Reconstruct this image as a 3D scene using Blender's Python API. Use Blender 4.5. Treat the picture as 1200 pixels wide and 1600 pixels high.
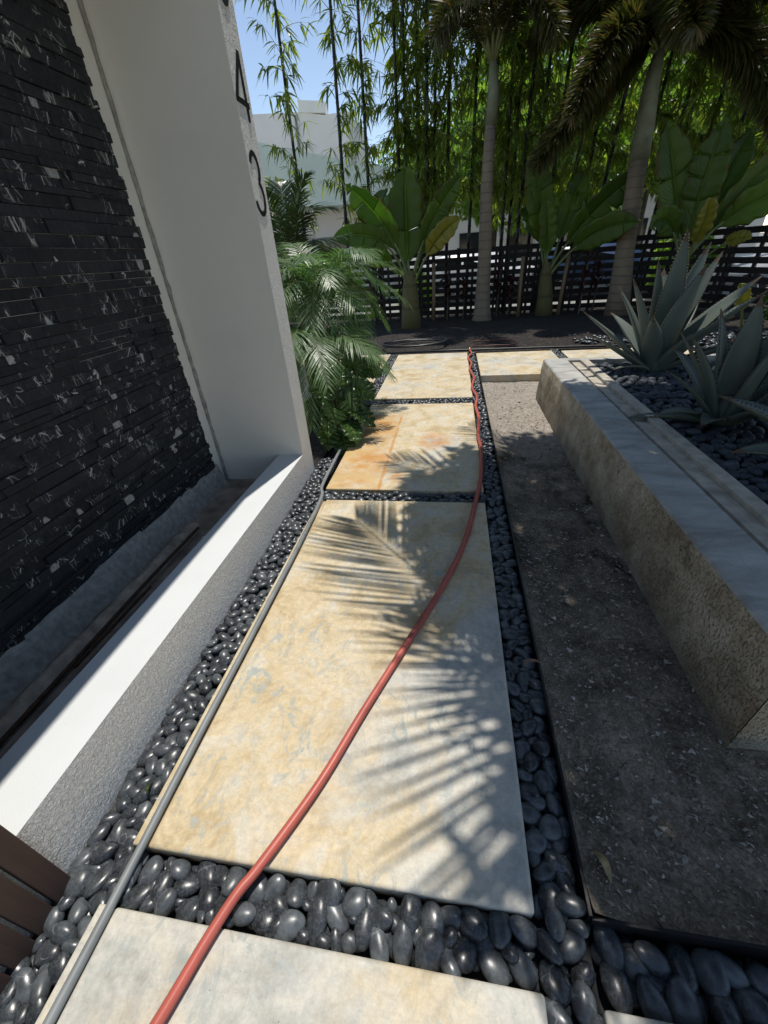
import bpy, bmesh, math, random
import numpy as np
from mathutils import Vector, Matrix
random.seed(7); RNG = np.random.default_rng(11)
for o in list(bpy.data.objects): bpy.data.objects.remove(o)
SC = bpy.context.scene
# ------------------------------------------------------------ camera
F, PITCH, YAW, ROLL, CH = 627.815, 0.564604, -0.187979, -0.0768504, 1.5
fw = np.array([math.sin(YAW)*math.cos(PITCH), math.cos(YAW)*math.cos(PITCH), -math.sin(PITCH)])
rt = np.array([math.cos(YAW), -math.sin(YAW), 0.0]); up = np.cross(rt, fw)
cr, sr = math.cos(ROLL), math.sin(ROLL)
rx = cr*rt + sr*up; uy = -sr*rt + cr*up
cd = bpy.data.cameras.new('camera'); cam = bpy.data.objects.new('camera', cd); SC.collection.objects.link(cam)
cam.matrix_world = Matrix(((rx[0], uy[0], -fw[0], 0), (rx[1], uy[1], -fw[1], 0), (rx[2], uy[2], -fw[2], CH), (0, 0, 0, 1)))
cd.sensor_fit = 'VERTICAL'; cd.sensor_height = 36; cd.lens = F/1600*36; cd.clip_start = 0.05; cd.clip_end = 600
SC.camera = cam
# ------------------------------------------------------------ sun and sky
SUN_AZ, SUN_EL = math.radians(12.0), math.radians(76)
w = bpy.data.worlds.new('World'); SC.world = w; w.use_nodes = True
bg = w.node_tree.nodes['Background']; sky = w.node_tree.nodes.new('ShaderNodeTexSky')
sky.sky_type = 'NISHITA'; sky.sun_disc = False; sky.sun_elevation = SUN_EL; sky.sun_rotation = SUN_AZ
sky.air_density = 1.0; sky.dust_density = 0.0; sky.ozone_density = 3.2; sky.altitude = 2000
tint = w.node_tree.nodes.new('ShaderNodeMix'); tint.data_type = 'RGBA'; tint.blend_type = 'MULTIPLY'; tint.inputs[0].default_value = 1.0; tint.inputs[7].default_value = (1.20, 1.0, .82, 1)   # the camera's daylight white balance
w.node_tree.links.new(sky.outputs[0], tint.inputs[6]); w.node_tree.links.new(tint.outputs[2], bg.inputs[0]); bg.inputs[1].default_value = 0.15
sd = bpy.data.lights.new('sun', 'SUN'); sun = bpy.data.objects.new('sun', sd); SC.collection.objects.link(sun)
sd.energy = 2.95; sd.angle = math.radians(0.53); sd.color = (1.0, 0.95, 0.88)
SD = Vector((math.sin(SUN_AZ)*math.cos(SUN_EL), math.cos(SUN_AZ)*math.cos(SUN_EL), math.sin(SUN_EL)))
sun.rotation_euler = SD.to_track_quat('Z', 'Y').to_euler()
SC.view_settings.view_transform = 'Standard'; SC.view_settings.look = 'None'
SC.view_settings.exposure = 0.54; SC.view_settings.gamma = 1.0
SC.render.engine = 'CYCLES'
SC.cycles.max_bounces = 8; SC.cycles.diffuse_bounces = 4; SC.cycles.transmission_bounces = 6; SC.cycles.transparent_max_bounces = 8
try: SC.cycles.use_denoising = True
except Exception: pass

# ------------------------------------------------------------ node helpers
class NT:
    def __init__(s, name):
        s.m = bpy.data.materials.new(name); s.m.use_nodes = True; s.t = s.m.node_tree
        s.b = s.t.nodes['Principled BSDF']; s.out = s.t.nodes['Material Output']
    def n(s, ty, **kw):
        nd = s.t.nodes.new(ty)
        for k, v in kw.items():
            if k.startswith('i_'): s.put(nd.inputs[k[2:].replace('_', ' ')], v)
            else: setattr(nd, k, v)
        return nd
    def put(s, sock, v):
        if hasattr(v, 'is_output') or isinstance(v, bpy.types.NodeSocket): s.t.links.new(v, sock)
        else:
            if isinstance(v, (tuple, list)) and len(v) == 3 and sock.type == 'RGBA': v = (*v, 1)
            sock.default_value = v
    def set(s, **kw):
        for k, v in kw.items(): s.put(s.b.inputs[k.replace('_', ' ')], v)
        return s
    def pos(s): return s.n('ShaderNodeNewGeometry').outputs['Position']
    def island(s): return s.n('ShaderNodeNewGeometry').outputs['Random Per Island']
    def orand(s): return s.n('ShaderNodeObjectInfo').outputs['Random']
    def scale(s, v, k):
        nd = s.n('ShaderNodeVectorMath', operation='MULTIPLY'); s.put(nd.inputs[0], v); nd.inputs[1].default_value = k; return nd.outputs[0]
    def vadd(s, a, b):
        nd = s.n('ShaderNodeVectorMath', operation='ADD'); s.put(nd.inputs[0], a); s.put(nd.inputs[1], b); return nd.outputs[0]
    def noise(s, vec, sc, det=4, rough=.55, dist=0.0):
        nd = s.n('ShaderNodeTexNoise'); s.put(nd.inputs['Vector'], vec)
        nd.inputs['Scale'].default_value = sc; nd.inputs['Detail'].default_value = det
        nd.inputs['Roughness'].default_value = rough; nd.inputs['Distortion'].default_value = dist
        return nd.outputs['Fac']
    def vor(s, vec, sc, feature='F1', out='Distance'):
        nd = s.n('ShaderNodeTexVoronoi', feature=feature); s.put(nd.inputs['Vector'], vec); nd.inputs['Scale'].default_value = sc
        return nd.outputs[out]
    def ramp(s, f, *st, interp='LINEAR'):
        nd = s.n('ShaderNodeValToRGB'); nd.color_ramp.interpolation = interp; s.put(nd.inputs[0], f); e = nd.color_ramp.elements
        while len(e) < len(st): e.new(.5)
        for el, (p, c) in zip(e, st):
            el.position = p; el.color = (c, c, c, 1) if not isinstance(c, tuple) else (*c, 1)
        return nd.outputs[0]
    def mix(s, f, a, b, mode='MIX'):
        nd = s.n('ShaderNodeMix', data_type='RGBA', blend_type=mode)
        s.put(nd.inputs[0], f); s.put(nd.inputs[6], a); s.put(nd.inputs[7], b); return nd.outputs[2]
    def math(s, op, a, b=0.0, c=None, clamp=False):
        nd = s.n('ShaderNodeMath', operation=op, use_clamp=clamp); s.put(nd.inputs[0], a); s.put(nd.inputs[1], b)
        if c is not None: s.put(nd.inputs[2], c)
        return nd.outputs[0]
    def bump(s, h, st=.3, d=.01, normal=None):
        nd = s.n('ShaderNodeBump'); nd.inputs['Strength'].default_value = st; nd.inputs['Distance'].default_value = d
        s.put(nd.inputs['Height'], h)
        if normal is not None: s.put(nd.inputs['Normal'], normal)
        s.put(s.b.inputs['Normal'], nd.outputs[0]); return nd.outputs[0]

def simple(name, col, rough=.6, var=.15, sc=8, bump=0.0, bsc=60, metal=0.0, spec=.5, bd=.004):
    m = NT(name); p = m.pos(); f = m.noise(p, sc, 5)
    d = tuple(c*(1-var) for c in col); l = tuple(min(1, c*(1+var)) for c in col)
    m.set(Base_Color=m.ramp(f, (.3, d), (.7, l)), Roughness=rough, Metallic=metal)
    m.b.inputs['Specular IOR Level'].default_value = spec
    if bump: m.bump(m.noise(p, bsc, 4), bump, bd)
    return m.m
def leafm(name, ca, cb, rough=.45, tr=.3, tcol=None, spec=.5, cc=None, pcc=.08):
    m = NT(name); r = m.math('FRACT', m.math('ADD', m.island(), m.math('MULTIPLY', m.orand(), 3.7)))
    col = m.ramp(r, (0, ca), (1-pcc, cb)) if cc is None else m.ramp(r, (0, ca), (1-pcc-.02, cb), (1-pcc, cc), (1, cc))
    nz = m.noise(m.pos(), 30, 3)
    col = m.mix(m.math('MULTIPLY', nz, .5), col, m.mix(1.0, col, (.6, .6, .5), 'MULTIPLY'))
    m.set(Base_Color=col, Roughness=rough); m.b.inputs['Specular IOR Level'].default_value = spec
    t = m.n('ShaderNodeBsdfTranslucent')
    m.put(t.inputs[0], m.mix(1.0, col, tcol or (1.6, 1.9, .6), 'MULTIPLY'))
    mx = m.n('ShaderNodeMixShader'); mx.inputs[0].default_value = tr
    m.t.links.new(m.b.outputs[0], mx.inputs[1]); m.t.links.new(t.outputs[0], mx.inputs[2]); m.t.links.new(mx.outputs[0], m.out.inputs[0])
    return m.m

M = {}
# concrete slabs -------------------------------------------------
def slab_mat(name, ochre, rust=False, greyfront=False, seed=0.0):
    m = NT(name); p0 = m.pos(); p = m.vadd(p0, (seed*7.3, seed*3.1, 0))
    sep = m.n('ShaderNodeSeparateXYZ'); m.put(sep.inputs[0], p0); X, Y = sep.outputs[0], sep.outputs[1]
    grey = m.ramp(m.noise(p, 4.0, 9, .7, .4), (.36, (.33, .325, .285)), (.46, (.45, .44, .39)), (.54, (.53, .51, .44)), (.64, (.58, .53, .42)))
    yel = m.ramp(m.noise(p, 5, 10, .72, .6), (.40, (.46, .34, .17)), (.46, (.56, .44, .25)), (.53, (.60, .49, .31)), (.61, (.60, .54, .42)))
    f = m.noise(p, 1.6, 7, .62, .4)
    if greyfront:   # paler grey to the right of a meandering diagonal and along the near edge
        a = m.math('ADD', m.math('MULTIPLY', X, -.55), m.math('MULTIPLY', Y, .22))
        f = m.math('ADD', m.math('MULTIPLY', f, 1.3), m.math('SUBTRACT', a, .36))
    msk = m.ramp(m.math('ADD', f, ochre), (.46, 0.0), (.60, 1.0))
    col = m.mix(m.math('MULTIPLY', msk, .9), grey, yel)
    g2 = m.math('MULTIPLY', m.ramp(m.noise(m.scale(p, (1, .55, 1)), 11, 8, .75, 1.8), (.54, 0.0), (.58, 1.0)), m.ramp(m.noise(p, 2.2, 3), (.42, .2), (.6, 1.0)))      # blue grey cement smears
    col = m.mix(m.math('MULTIPLY', g2, .8), col, (.33, .365, .345))
    st = m.ramp(m.noise(m.scale(p, (1, 5, 1)), 9, 6, .75), (.52, 0.0), (.7, 1.0))
    col = m.mix(m.math('MULTIPLY', st, .5), col, (.42, .36, .27))
    fine = m.ramp(m.noise(p, 40, 9, .8), (.36, .84), (.62, 1.10))
    col = m.mix(1.0, col, fine, 'MULTIPLY')
    pit = m.ramp(m.vor(p, 42), (.03, 0.0), (.06, 1.0)); pm = m.ramp(m.noise(p, 6, 2), (.58, 1.0), (.62, 0.0))
    pit2 = m.math('MAXIMUM', pit, pm)
    col = m.mix(pit2, (.06, .055, .05), col)
    rough = .62
    if rust:
        wob = m.math('MULTIPLY', m.math('SUBTRACT', m.noise(p, 8, 5, .7), .5), .16)
        Xw = m.math('ADD', X, wob); Yw = m.math('ADD', Y, wob)
        inx = m.ramp(m.math('ADD', Xw, 1.0), (.42, 1.0), (.47, 0.0))       # x < about -.54
        iny = m.ramp(m.math('MULTIPLY', Yw, .2), (.85, 1.0), (.862, 0.0))  # y < about 4.3
        inside = m.math('MULTIPLY', inx, iny)
        blot = m.ramp(m.noise(p, 3.2, 7, .72, .8), (.44, 0.0), (.66, 1.0))
        def spot(x, y, rx_, ry_):
            dx = m.math('DIVIDE', m.math('SUBTRACT', Xw, x), rx_); dy = m.math('DIVIDE', m.math('SUBTRACT', Yw, y), ry_)
            return m.ramp(m.math('ADD', m.math('MULTIPLY', dx, dx), m.math('MULTIPLY', dy, dy)), (0.15, 1.0), (1.0, 0.0))
        line1 = m.math('MULTIPLY', m.ramp(m.math('ABSOLUTE', m.math('ADD', m.math('ADD', X, m.math('MULTIPLY', wob, .15)), .535)), (.006, 1.0), (.022, 0.0)), m.ramp(m.math('MULTIPLY', Y, .2), (.858, 1.0), (.866, 0.0)))
        line2 = m.math('MULTIPLY', m.ramp(m.math('ABSOLUTE', m.math('SUBTRACT', m.math('ADD', Y, m.math('MULTIPLY', wob, .2)), 4.30)), (.01, 1.0), (.04, 0.0)), m.ramp(m.math('ADD', X, 1.0), (.45, 1.0), (.47, 0.0)))
        rz = m.math('MULTIPLY', inside, m.math('MULTIPLY', blot, .65))
        for sp in ((-.68, 3.15, .26, .32), (-.72, 3.95, .2, .35), (-.15, 3.6, .2, .24), (-.42, 2.85, .06, .1), (-.82, 4.2, .14, .12)):
            rz = m.math('MAXIMUM', rz, m.math('MULTIPLY', spot(*sp), m.ramp(m.noise(p, 7, 6, .75), (.38, .15), (.62, 1.0))))
        rz = m.math('MAXIMUM', rz, m.math('MULTIPLY', m.math('MAXIMUM', line1, line2), m.ramp(m.noise(p, 9, 4), (.35, .3), (.55, 1.0))))
        halo = m.math('MULTIPLY', inside, m.ramp(m.noise(p, 4, 6, .7), (.4, .05), (.6, .75)))
        col = m.mix(halo, col, (.56, .37, .14))
        col = m.mix(m.math('MULTIPLY', rz, .92, clamp=True), col, (.50, .22, .04))
    m.set(Base_Color=col, Roughness=m.ramp(m.noise(p, 5, 4), (.3, .5), (.7, .75)))
    h = m.math('ADD', m.math('MULTIPLY', m.noise(p, 7, 6, .6), 1.0), m.math('MULTIPLY', m.noise(p, 120, 3, .6), .10))
    h = m.math('ADD', h, m.math('MULTIPLY', pit2, .25))
    m.bump(h, .40, .006); return m.m
M['slab_near'] = slab_mat('concrete_pale_grey', -.04, seed=1)
M['slab_main'] = slab_mat('concrete_ochre_mottled', .02, greyfront=True, seed=2)
M['slab_rust'] = slab_mat('concrete_rust_stained', .16, rust=True, seed=0.0)
M['slab_far'] = slab_mat('concrete_straw', .12, seed=4)
M['slab_side'] = slab_mat('concrete_side', .10, seed=5)

def stucco():
    m = NT('stucco_rough'); p = m.pos()
    n1 = m.noise(p, 85, 2, .6, .8); n2 = m.noise(p, 32, 3, .5)
    m.set(Base_Color=m.mix(m.math('MULTIPLY', m.ramp(m.noise(p, 3, 5), (.4, 0.0), (.7, 1.0)), .35), (.80, .77, .71), (.66, .64, .60)), Roughness=.9)
    m.bump(m.math('ADD', n1, m.math('MULTIPLY', n2, .6)), 1.0, .012); return m.m
def plaster(name='plaster_smooth', col=(.68, .70, .69)):
    m = NT(name); p = m.pos()
    c = m.mix(m.math('MULTIPLY', m.ramp(m.noise(p, 2.2, 7, .6), (.45, 0.0), (.75, 1.0)), .35), col, tuple(x*.82 for x in col))
    sm = m.ramp(m.noise(m.scale(p, (1, 1, .35)), 9, 6, .8), (.66, 0.0), (.74, 1.0)); c = m.mix(m.math('MULTIPLY', sm, .22), c, (.36, .36, .34))
    m.set(Base_Color=c, Roughness=.75); m.bump(m.noise(p, 160, 3), .25, .002); return m.m
M['stucco'] = stucco(); M['plaster'] = plaster('plaster_smooth', (.80, .76, .67))  # pier plaster warmed to stand in for light bounced off the ground
M['cap'] = plaster('plaster_ledge', (.64, .66, .655))
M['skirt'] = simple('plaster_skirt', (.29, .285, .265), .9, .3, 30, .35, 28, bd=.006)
M['sealant'] = simple('sealant_stained', (.30, .28, .24), .8, .35, 22, .5, 90)
def ledgestone():
    m = NT('black_veined_marble'); p = m.pos(); r = m.island()
    off = m.n('ShaderNodeCombineXYZ'); m.put(off.inputs[0], m.math('MULTIPLY', r, 37.0)); m.put(off.inputs[1], m.math('MULTIPLY', r, 91.0)); m.put(off.inputs[2], m.math('MULTIPLY', r, 53.0))
    q = m.vadd(p, off.outputs[0])
    base = m.mix(m.ramp(m.noise(q, 6, 6, .7), (.3, 0.0), (.7, 1.0)), (.007, .008, .010), (.026, .028, .031))
    base = m.mix(m.ramp(r, (.2, 0.0), (1.0, .45)), base, (.034, .036, .040))
    def veins(sc, dist, w0, w1, nsc, lo, hi):
        wq = m.vadd(q, m.scale(m.n('ShaderNodeTexNoise', i_Vector=q, i_Scale=nsc).outputs['Color'], (dist, dist, dist)))
        v = m.vor(wq, sc, 'DISTANCE_TO_EDGE')
        return m.math('MULTIPLY', m.ramp(v, (w0, 1.0), (w1, 0.0)), m.ramp(m.noise(q, 7, 3), (lo, 0.0), (hi, 1.0)))
    q = m.scale(q, (1, 1.5, .75)); v1 = veins(11, .07, .006, .022, 3, .54, .58)
    v2 = veins(30, .05, .015, .045, 6, .54, .64)
    v3 = veins(5.5, .16, .008, .020, 3, .58, .60)
    v = m.math('MAXIMUM', m.math('MAXIMUM', m.math('MULTIPLY', v1, .7), m.math('MULTIPLY', v2, .35)), v3)
    col = m.mix(m.math('MULTIPLY', v, .95), base, (.50, .50, .46))
    patch = m.math('MULTIPLY', m.ramp(m.noise(q, 5.5, 2, .4), (.70, 0.0), (.72, 1.0)), m.ramp(m.noise(q, 60, 4), (.3, .5), (.6, 1.0)))
    col = m.mix(patch, col, (.42, .41, .38))
    m.set(Base_Color=col, Roughness=m.ramp(m.noise(q, 20, 4), (.3, .5), (.7, .8))); m.b.inputs['Specular IOR Level'].default_value = .3
    m.bump(m.math('ADD', m.noise(q, 25, 6, .7), m.math('MULTIPLY', m.noise(q, 5, 3), 1.4)), .8, .012); return m.m
M['stone'] = ledgestone()
def pebble_mat(name, lo, hi, rough, spec):
    m = NT(name); r = m.math('FRACT', m.math('ADD', m.island(), m.math('MULTIPLY', m.orand(), 5.3)))
    tc = m.n('ShaderNodeTexCoord').outputs['Object']; p = m.pos()
    c = m.ramp(r, (0, lo), (.55, tuple((a+b)/2 for a, b in zip(lo, hi))), (.85, hi), (1, tuple(x*1.35 for x in hi)))
    c = m.mix(m.math('MULTIPLY', m.ramp(m.noise(p, 150, 4, .75), (.45, 0.0), (.7, 1.0)), .6), c, tuple(x*1.7 for x in hi))
    c = m.mix(m.math('MULTIPLY', m.ramp(m.noise(p, 26, 4, .6), (.45, 0.0), (.62, 1.0)), .5), c, tuple(x*.62 for x in lo))
    v = m.math('MULTIPLY', m.ramp(m.vor(m.vadd(p, m.scale(m.n('ShaderNodeTexNoise', i_Vector=p, i_Scale=18.0).outputs['Color'], (.05, .05, .05))), 18, 'DISTANCE_TO_EDGE'), (.01, 1.0), (.03, 0.0)), m.ramp(m.noise(p, 12, 2), (.58, 0.0), (.64, 1.0)))
    c = m.mix(m.math('MULTIPLY', v, .5), c, (.22, .24, .26))
    m.set(Base_Color=c, Roughness=m.ramp(m.noise(p, 50, 3), (.3, rough), (.7, rough+.16))); m.b.inputs['Specular IOR Level'].default_value = spec
    m.bump(m.noise(p, 320, 3), .12, .001); return m.m
M['pebble'] = pebble_mat('polished_black_pebble', (.013, .015, .018), (.080, .090, .096), .24, .55)
M['pebble_dry'] = pebble_mat('dry_black_pebble', (.028, .034, .042), (.062, .072, .085), .50, .3)
M['pebble_bed'] = simple('pebble_bed_dark', (.012, .013, .015), .9)
def dirt():
    m = NT('dark_dirt'); p = m.pos()
    c = m.ramp(m.noise(p, 5, 12, .8), (.38, (.085, .066, .046)), (.5, (.20, .162, .118)), (.62, (.34, .28, .21)))
    sep = m.n('ShaderNodeSeparateXYZ'); m.put(sep.inputs[0], p)
    dry = m.ramp(m.math('ADD', m.math('MULTIPLY', sep.outputs[1], .1), m.math('MULTIPLY', m.noise(p, 3, 4), .1)), (.37, 0.0), (.44, 1.0))
    c = m.mix(dry, c, m.ramp(m.noise(p, 18, 6, .7), (.3, (.22, .19, .15)), (.7, (.42, .37, .31))))
    gr = m.ramp(m.vor(p, 130, out='Color'), (.2, .5), (.9, 1.5)); c = m.mix(.6, c, gr, 'MULTIPLY')
    wet = m.math('MULTIPLY', m.ramp(m.noise(p, 2.6, 4, .5), (.52, 0.0), (.58, 1.0)), m.math('MULTIPLY', m.ramp(m.math('MULTIPLY', sep.outputs[1], .1), (.15, 0.0), (.19, 1.0)), m.ramp(m.math('MULTIPLY', sep.outputs[1], .1), (.34, 1.0), (.38, 0.0))))
    c = m.mix(wet, c, (.040, .034, .026))
    m.set(Base_Color=c, Roughness=m.mix(wet, (.92, .92, .92), (.16, .16, .16)))
    h = m.math('MULTIPLY', m.math('ADD', m.noise(p, 40, 7, .7), m.math('MULTIPLY', m.noise(p, 9, 4), .7)), m.math('SUBTRACT', 1.0, m.math('MULTIPLY', wet, .85)))
    m.bump(h, .8, .02); return m.m
M['dirt'] = dirt()
def mulch():
    m = NT('mulch'); p = m.pos(); v = m.vor(m.scale(p, (1, 1.6, 1)), 38, out='Color')
    c = m.ramp(v, (.1, (.008, .006, .005)), (.6, (.026, .021, .017)), (.93, (.10, .08, .06)))
    m.set(Base_Color=m.mix(.5, c, m.ramp(m.noise(p, 3, 6), (.3, .4), (.7, 1.4)), 'MULTIPLY'), Roughness=.95)
    m.bump(m.math('ADD', m.noise(p, 55, 5, .75), m.vor(p, 38)), 1.0, .03); return m.m
M['mulch'] = mulch()
M['ground'] = simple('dry_ground', (.20, .19, .17), .95, .3, 1.5, .5, 12, bd=.02)
M['road'] = simple('sunlit_road', (.24, .235, .225), .9, .14, 2.5, .3, 60)
M['drive'] = simple('pale_driveway', (.62, .61, .57), .85, .1, 2, .2, 60)
M['gutter'] = simple('dirty_concrete', (.27, .235, .20), .9, .55, 6, .7, 30, bd=.012)
M['gutter_slab'] = simple('old_concrete', (.44, .38, .31), .9, .4, 14, .8, 40, bd=.01)
M['rebar'] = simple('rusty_steel', (.075, .040, .026), .85, .5, 40, .5, 120)
def travertine(name, top):
    m = NT(name); p = m.pos()
    if top: c = m.ramp(m.noise(m.scale(p, (1.0, 2.6, 1)), 2.5, 8, .6, .6), (.34, (.27, .265, .24)), (.5, (.40, .395, .365)), (.66, (.52, .51, .47)))
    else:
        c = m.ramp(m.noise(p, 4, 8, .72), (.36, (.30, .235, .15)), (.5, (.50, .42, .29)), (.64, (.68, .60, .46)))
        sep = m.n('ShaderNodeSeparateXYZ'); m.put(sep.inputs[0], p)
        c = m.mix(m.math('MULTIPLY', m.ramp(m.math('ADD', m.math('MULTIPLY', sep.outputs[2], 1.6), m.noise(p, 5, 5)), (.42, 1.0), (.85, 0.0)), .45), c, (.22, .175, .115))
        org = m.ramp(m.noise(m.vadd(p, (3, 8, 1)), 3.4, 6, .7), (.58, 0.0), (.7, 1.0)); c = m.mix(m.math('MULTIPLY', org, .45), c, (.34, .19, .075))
    pores = m.ramp(m.noise(m.scale(p, (1, 1, .45) if not top else (1, 2.5, 1)), 130, 6, .8, .5), (.34, 0.0), (.47, 1.0))
    c = m.mix(m.math('MULTIPLY', m.math('SUBTRACT', 1.0, pores), .45), c, (.09, .075, .055))
    crk = m.ramp(m.vor(m.vadd(p, m.scale(m.n('ShaderNodeTexNoise', i_Vector=p, i_Scale=6.0).outputs['Color'], (.15, .15, .15))), 3.1, 'DISTANCE_TO_EDGE'), (.002, 1.0), (.008, 0.0))
    c = m.mix(m.math('MULTIPLY', crk, .5 if not top else .2), c, (.08, .07, .055))
    m.set(Base_Color=c, Roughness=.85)
    m.bump(m.math('ADD', m.math('MULTIPLY', pores, .5 if not top else .25), m.noise(p, 9, 7, .7)), .9 if not top else .45, .015); return m.m
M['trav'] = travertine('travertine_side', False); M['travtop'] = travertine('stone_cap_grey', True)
M['curb'] = simple('weathered_curb', (.42, .38, .31), .85, .3, 12, .6, 70)
M['plastic'] = simple('black_edging', (.012, .012, .013), .4, .2)
M['hose'] = simple('red_hose', (.46, .105, .075), .42, .16, 6, .15, 200, bd=.001)
M['conduit'] = simple('grey_conduit', (.20, .215, .215), .5, .15, 10, .1, 150, bd=.001)
M['coilhose'] = simple('black_hose', (.03, .031, .033), .35, .2)
M['fitting'] = simple('brass_fitting', (.45, .36, .2), .35, .1, metal=1.0)
M['brownhose'] = simple('brown_hose', (.12, .04, .025), .5, .2)
M['digit'] = simple('black_metal_digit', (.012, .013, .015), .35, .1)
def wood(name, a, b, rough=.6):
    m = NT(name); p = m.pos(); g = m.noise(m.scale(p, (14, 14, 1)), 4, 6, .6, .5); r = m.island()
    c = m.mix(g, a, b); c = m.mix(1.0, c, m.ramp(r, (0, .75), (1, 1.2)), 'MULTIPLY')
    dust = m.ramp(m.noise(p, 60, 5, .7), (.62, 0.0), (.75, 1.0)); c = m.mix(m.math('MULTIPLY', dust, .25), c, (.2, .17, .14))
    m.set(Base_Color=c, Roughness=rough); m.bump(g, .35, .004); return m.m
M['gatewood'] = wood('brown_stained_wood', (.050, .027, .019), (.105, .060, .044)); M['fence'] = wood('black_stained_wood', (.008, .006, .006), (.022, .017, .015), .8)
M['stake'] = wood('tan_stake', (.13, .085, .045), (.24, .17, .10))
def trunkm(name, a, b, ring):
    m = NT(name); p = m.pos(); sep = m.n('ShaderNodeSeparateXYZ'); m.put(sep.inputs[0], p)
    c = m.mix(m.noise(m.scale(p, (1, 1, .35)), 12, 7, .7), a, b)
    f = m.math('FRACT', m.math('MULTIPLY', m.math('ADD', sep.outputs[2], m.math('MULTIPLY', m.noise(p, 3, 2), .05)), ring))
    rr = m.ramp(f, (.0, 1.0), (.10, 1.0), (.16, 0.0)); c = m.mix(m.math('MULTIPLY', rr, .32), c, tuple(x*.3 for x in a))
    m.set(Base_Color=c, Roughness=.85); m.bump(m.math('ADD', m.noise(m.scale(p, (1, 1, .3)), 30, 5), m.math('MULTIPLY', rr, -.7)), .7, .01); return m.m
M['trunk_grey'] = trunkm('grey_ringed_bark', (.13, .105, .075), (.27, .225, .165), 6.0)
M['trunk_brown'] = trunkm('fibrous_bark', (.07, .045, .025), (.18, .13, .075), 9.0)
M['crownshaft'] = simple('crownshaft_grey_green', (.16, .18, .12), .6, .25, 6, .2, 40)
M['bark'] = simple('tree_bark', (.09, .075, .06), .9, .4, 8, .8, 30, bd=.02)
M['culm'] = simple('black_bamboo_culm', (.010, .009, .008), .35, .4, 6)
M['foxleaf'] = leafm('foxtail_leaflet', (.045, .06, .018), (.10, .11, .038), .34, .3, (1.5, 1.5, .6), cc=(.15, .11, .05), pcc=.2)
M['bambleaf'] = leafm('bamboo_leaf', (.075, .13, .028), (.24, .31, .07), .34, .55, (1.9, 1.8, .5))
M['dateleaf'] = leafm('date_palm_leaflet', (.07, .14, .045), (.15, .24, .09), .42, .32, (1.3, 1.7, .6), .6)
M['darkpalm'] = leafm('dark_palm_leaflet', (.018, .034, .012), (.04, .068, .024), .35, .15)
M['overpalm'] = leafm('coconut_leaflet', (.045, .075, .02), (.085, .12, .035), .4, .2)
M['treeleaf'] = leafm('tree_leaf', (.12, .21, .045), (.26, .36, .09), .42, .55)
M['darktree'] = leafm('dark_tree_leaf', (.035, .065, .018), (.08, .12, .032), .45, .35)
M['rachis'] = simple('frond_stem', (.13, .15, .055), .5, .2)
M['cordyline'] = leafm('cordyline_leaf', (.04, .012, .014), (.09, .025, .028), .4, .25, (1.5, .8, .8))
def bigleaf(name, ca, cb, vein, tr, tcol, rough=.35, vs=26, brown=.0):
    m = NT(name); r = m.island(); uv = m.n('ShaderNodeUVMap').outputs[0]
    sep = m.n('ShaderNodeSeparateXYZ'); m.put(sep.inputs[0], uv)
    u = m.math('ABSOLUTE', m.math('SUBTRACT', sep.outputs[0], .5))
    vv = m.math('ADD', m.math('MULTIPLY', sep.outputs[1], 1.0), m.math('MULTIPLY', u, -.35))
    line = m.math('SINE', m.math('MULTIPLY', vv, vs*6.283))
    c = m.mix(r, ca, cb); c = m.mix(m.math('MULTIPLY', m.noise(m.pos(), 5, 5), .55), c, tuple(x*.6 for x in ca))
    c = m.mix(m.math('MULTIPLY', m.ramp(line, (.3, 0.0), (1, 1.0)), .14), c, cb)
    c = m.mix(m.ramp(u, (.012, 1.0), (.03, 0.0)), c, vein)
    if brown:
        e = m.math('MULTIPLY', m.ramp(m.math('ADD', u, m.math('MULTIPLY', m.noise(m.pos(), 5, 4), .5)), (.70, 0.0), (.76, 1.0)), brown); c = m.mix(e, c, (.16, .11, .03))
    m.set(Base_Color=c, Roughness=rough); m.bump(m.math('ADD', line, m.noise(m.pos(), 8, 3)), .25, .01)
    t = m.n('ShaderNodeBsdfTranslucent'); m.put(t.inputs[0], m.mix(1.0, c, tcol, 'MULTIPLY'))
    mx = m.n('ShaderNodeMixShader'); mx.inputs[0].default_value = tr
    m.t.links.new(m.b.outputs[0], mx.inputs[1]); m.t.links.new(t.outputs[0], mx.inputs[2]); m.t.links.new(mx.outputs[0], m.out.inputs[0]); return m.m
M['banana'] = bigleaf('banana_leaf', (.085, .16, .03), (.20, .30, .05), (.26, .34, .12), .58, (1.7, 1.9, .5), brown=.8)
M['yellowleaf'] = bigleaf('yellowing_leaf', (.22, .24, .03), (.36, .34, .05), (.3, .3, .1), .45, (1.6, 1.6, .5), brown=.9)
M['philo'] = bigleaf('philodendron_leaf', (.035, .085, .016), (.08, .15, .028), (.2, .28, .09), .38, (1.7, 2.0, .5), .28, 9)
M['bananastem'] = trunkm('banana_stem', (.06, .065, .02), (.17, .14, .06), 2.2)
M['petiole'] = simple('green_petiole', (.13, .17, .06), .5, .25)
def agave():
    m = NT('agave_leaf'); p = m.pos(); r = m.island()
    c = m.mix(r, (.06, .088, .078), (.10, .135, .115)); c = m.mix(m.math('MULTIPLY', m.noise(m.scale(p, (1, 1, .4)), 14, 6, .7), .5), c, (.15, .155, .115))
    m.set(Base_Color=c, Roughness=.55); m.bump(m.noise(p, 40, 4), .2, .004); return m.m
M['agave'] = agave(); M['thorn'] = simple('agave_spine', (.09, .06, .035), .6, .3)
M['housegreen'] = simple('pale_green_render', (.68, .76, .67), .9, .05, 1.2); M['housegrey'] = simple('beige_render', (.70, .66, .64), .9, .05, 1.0)
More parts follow.
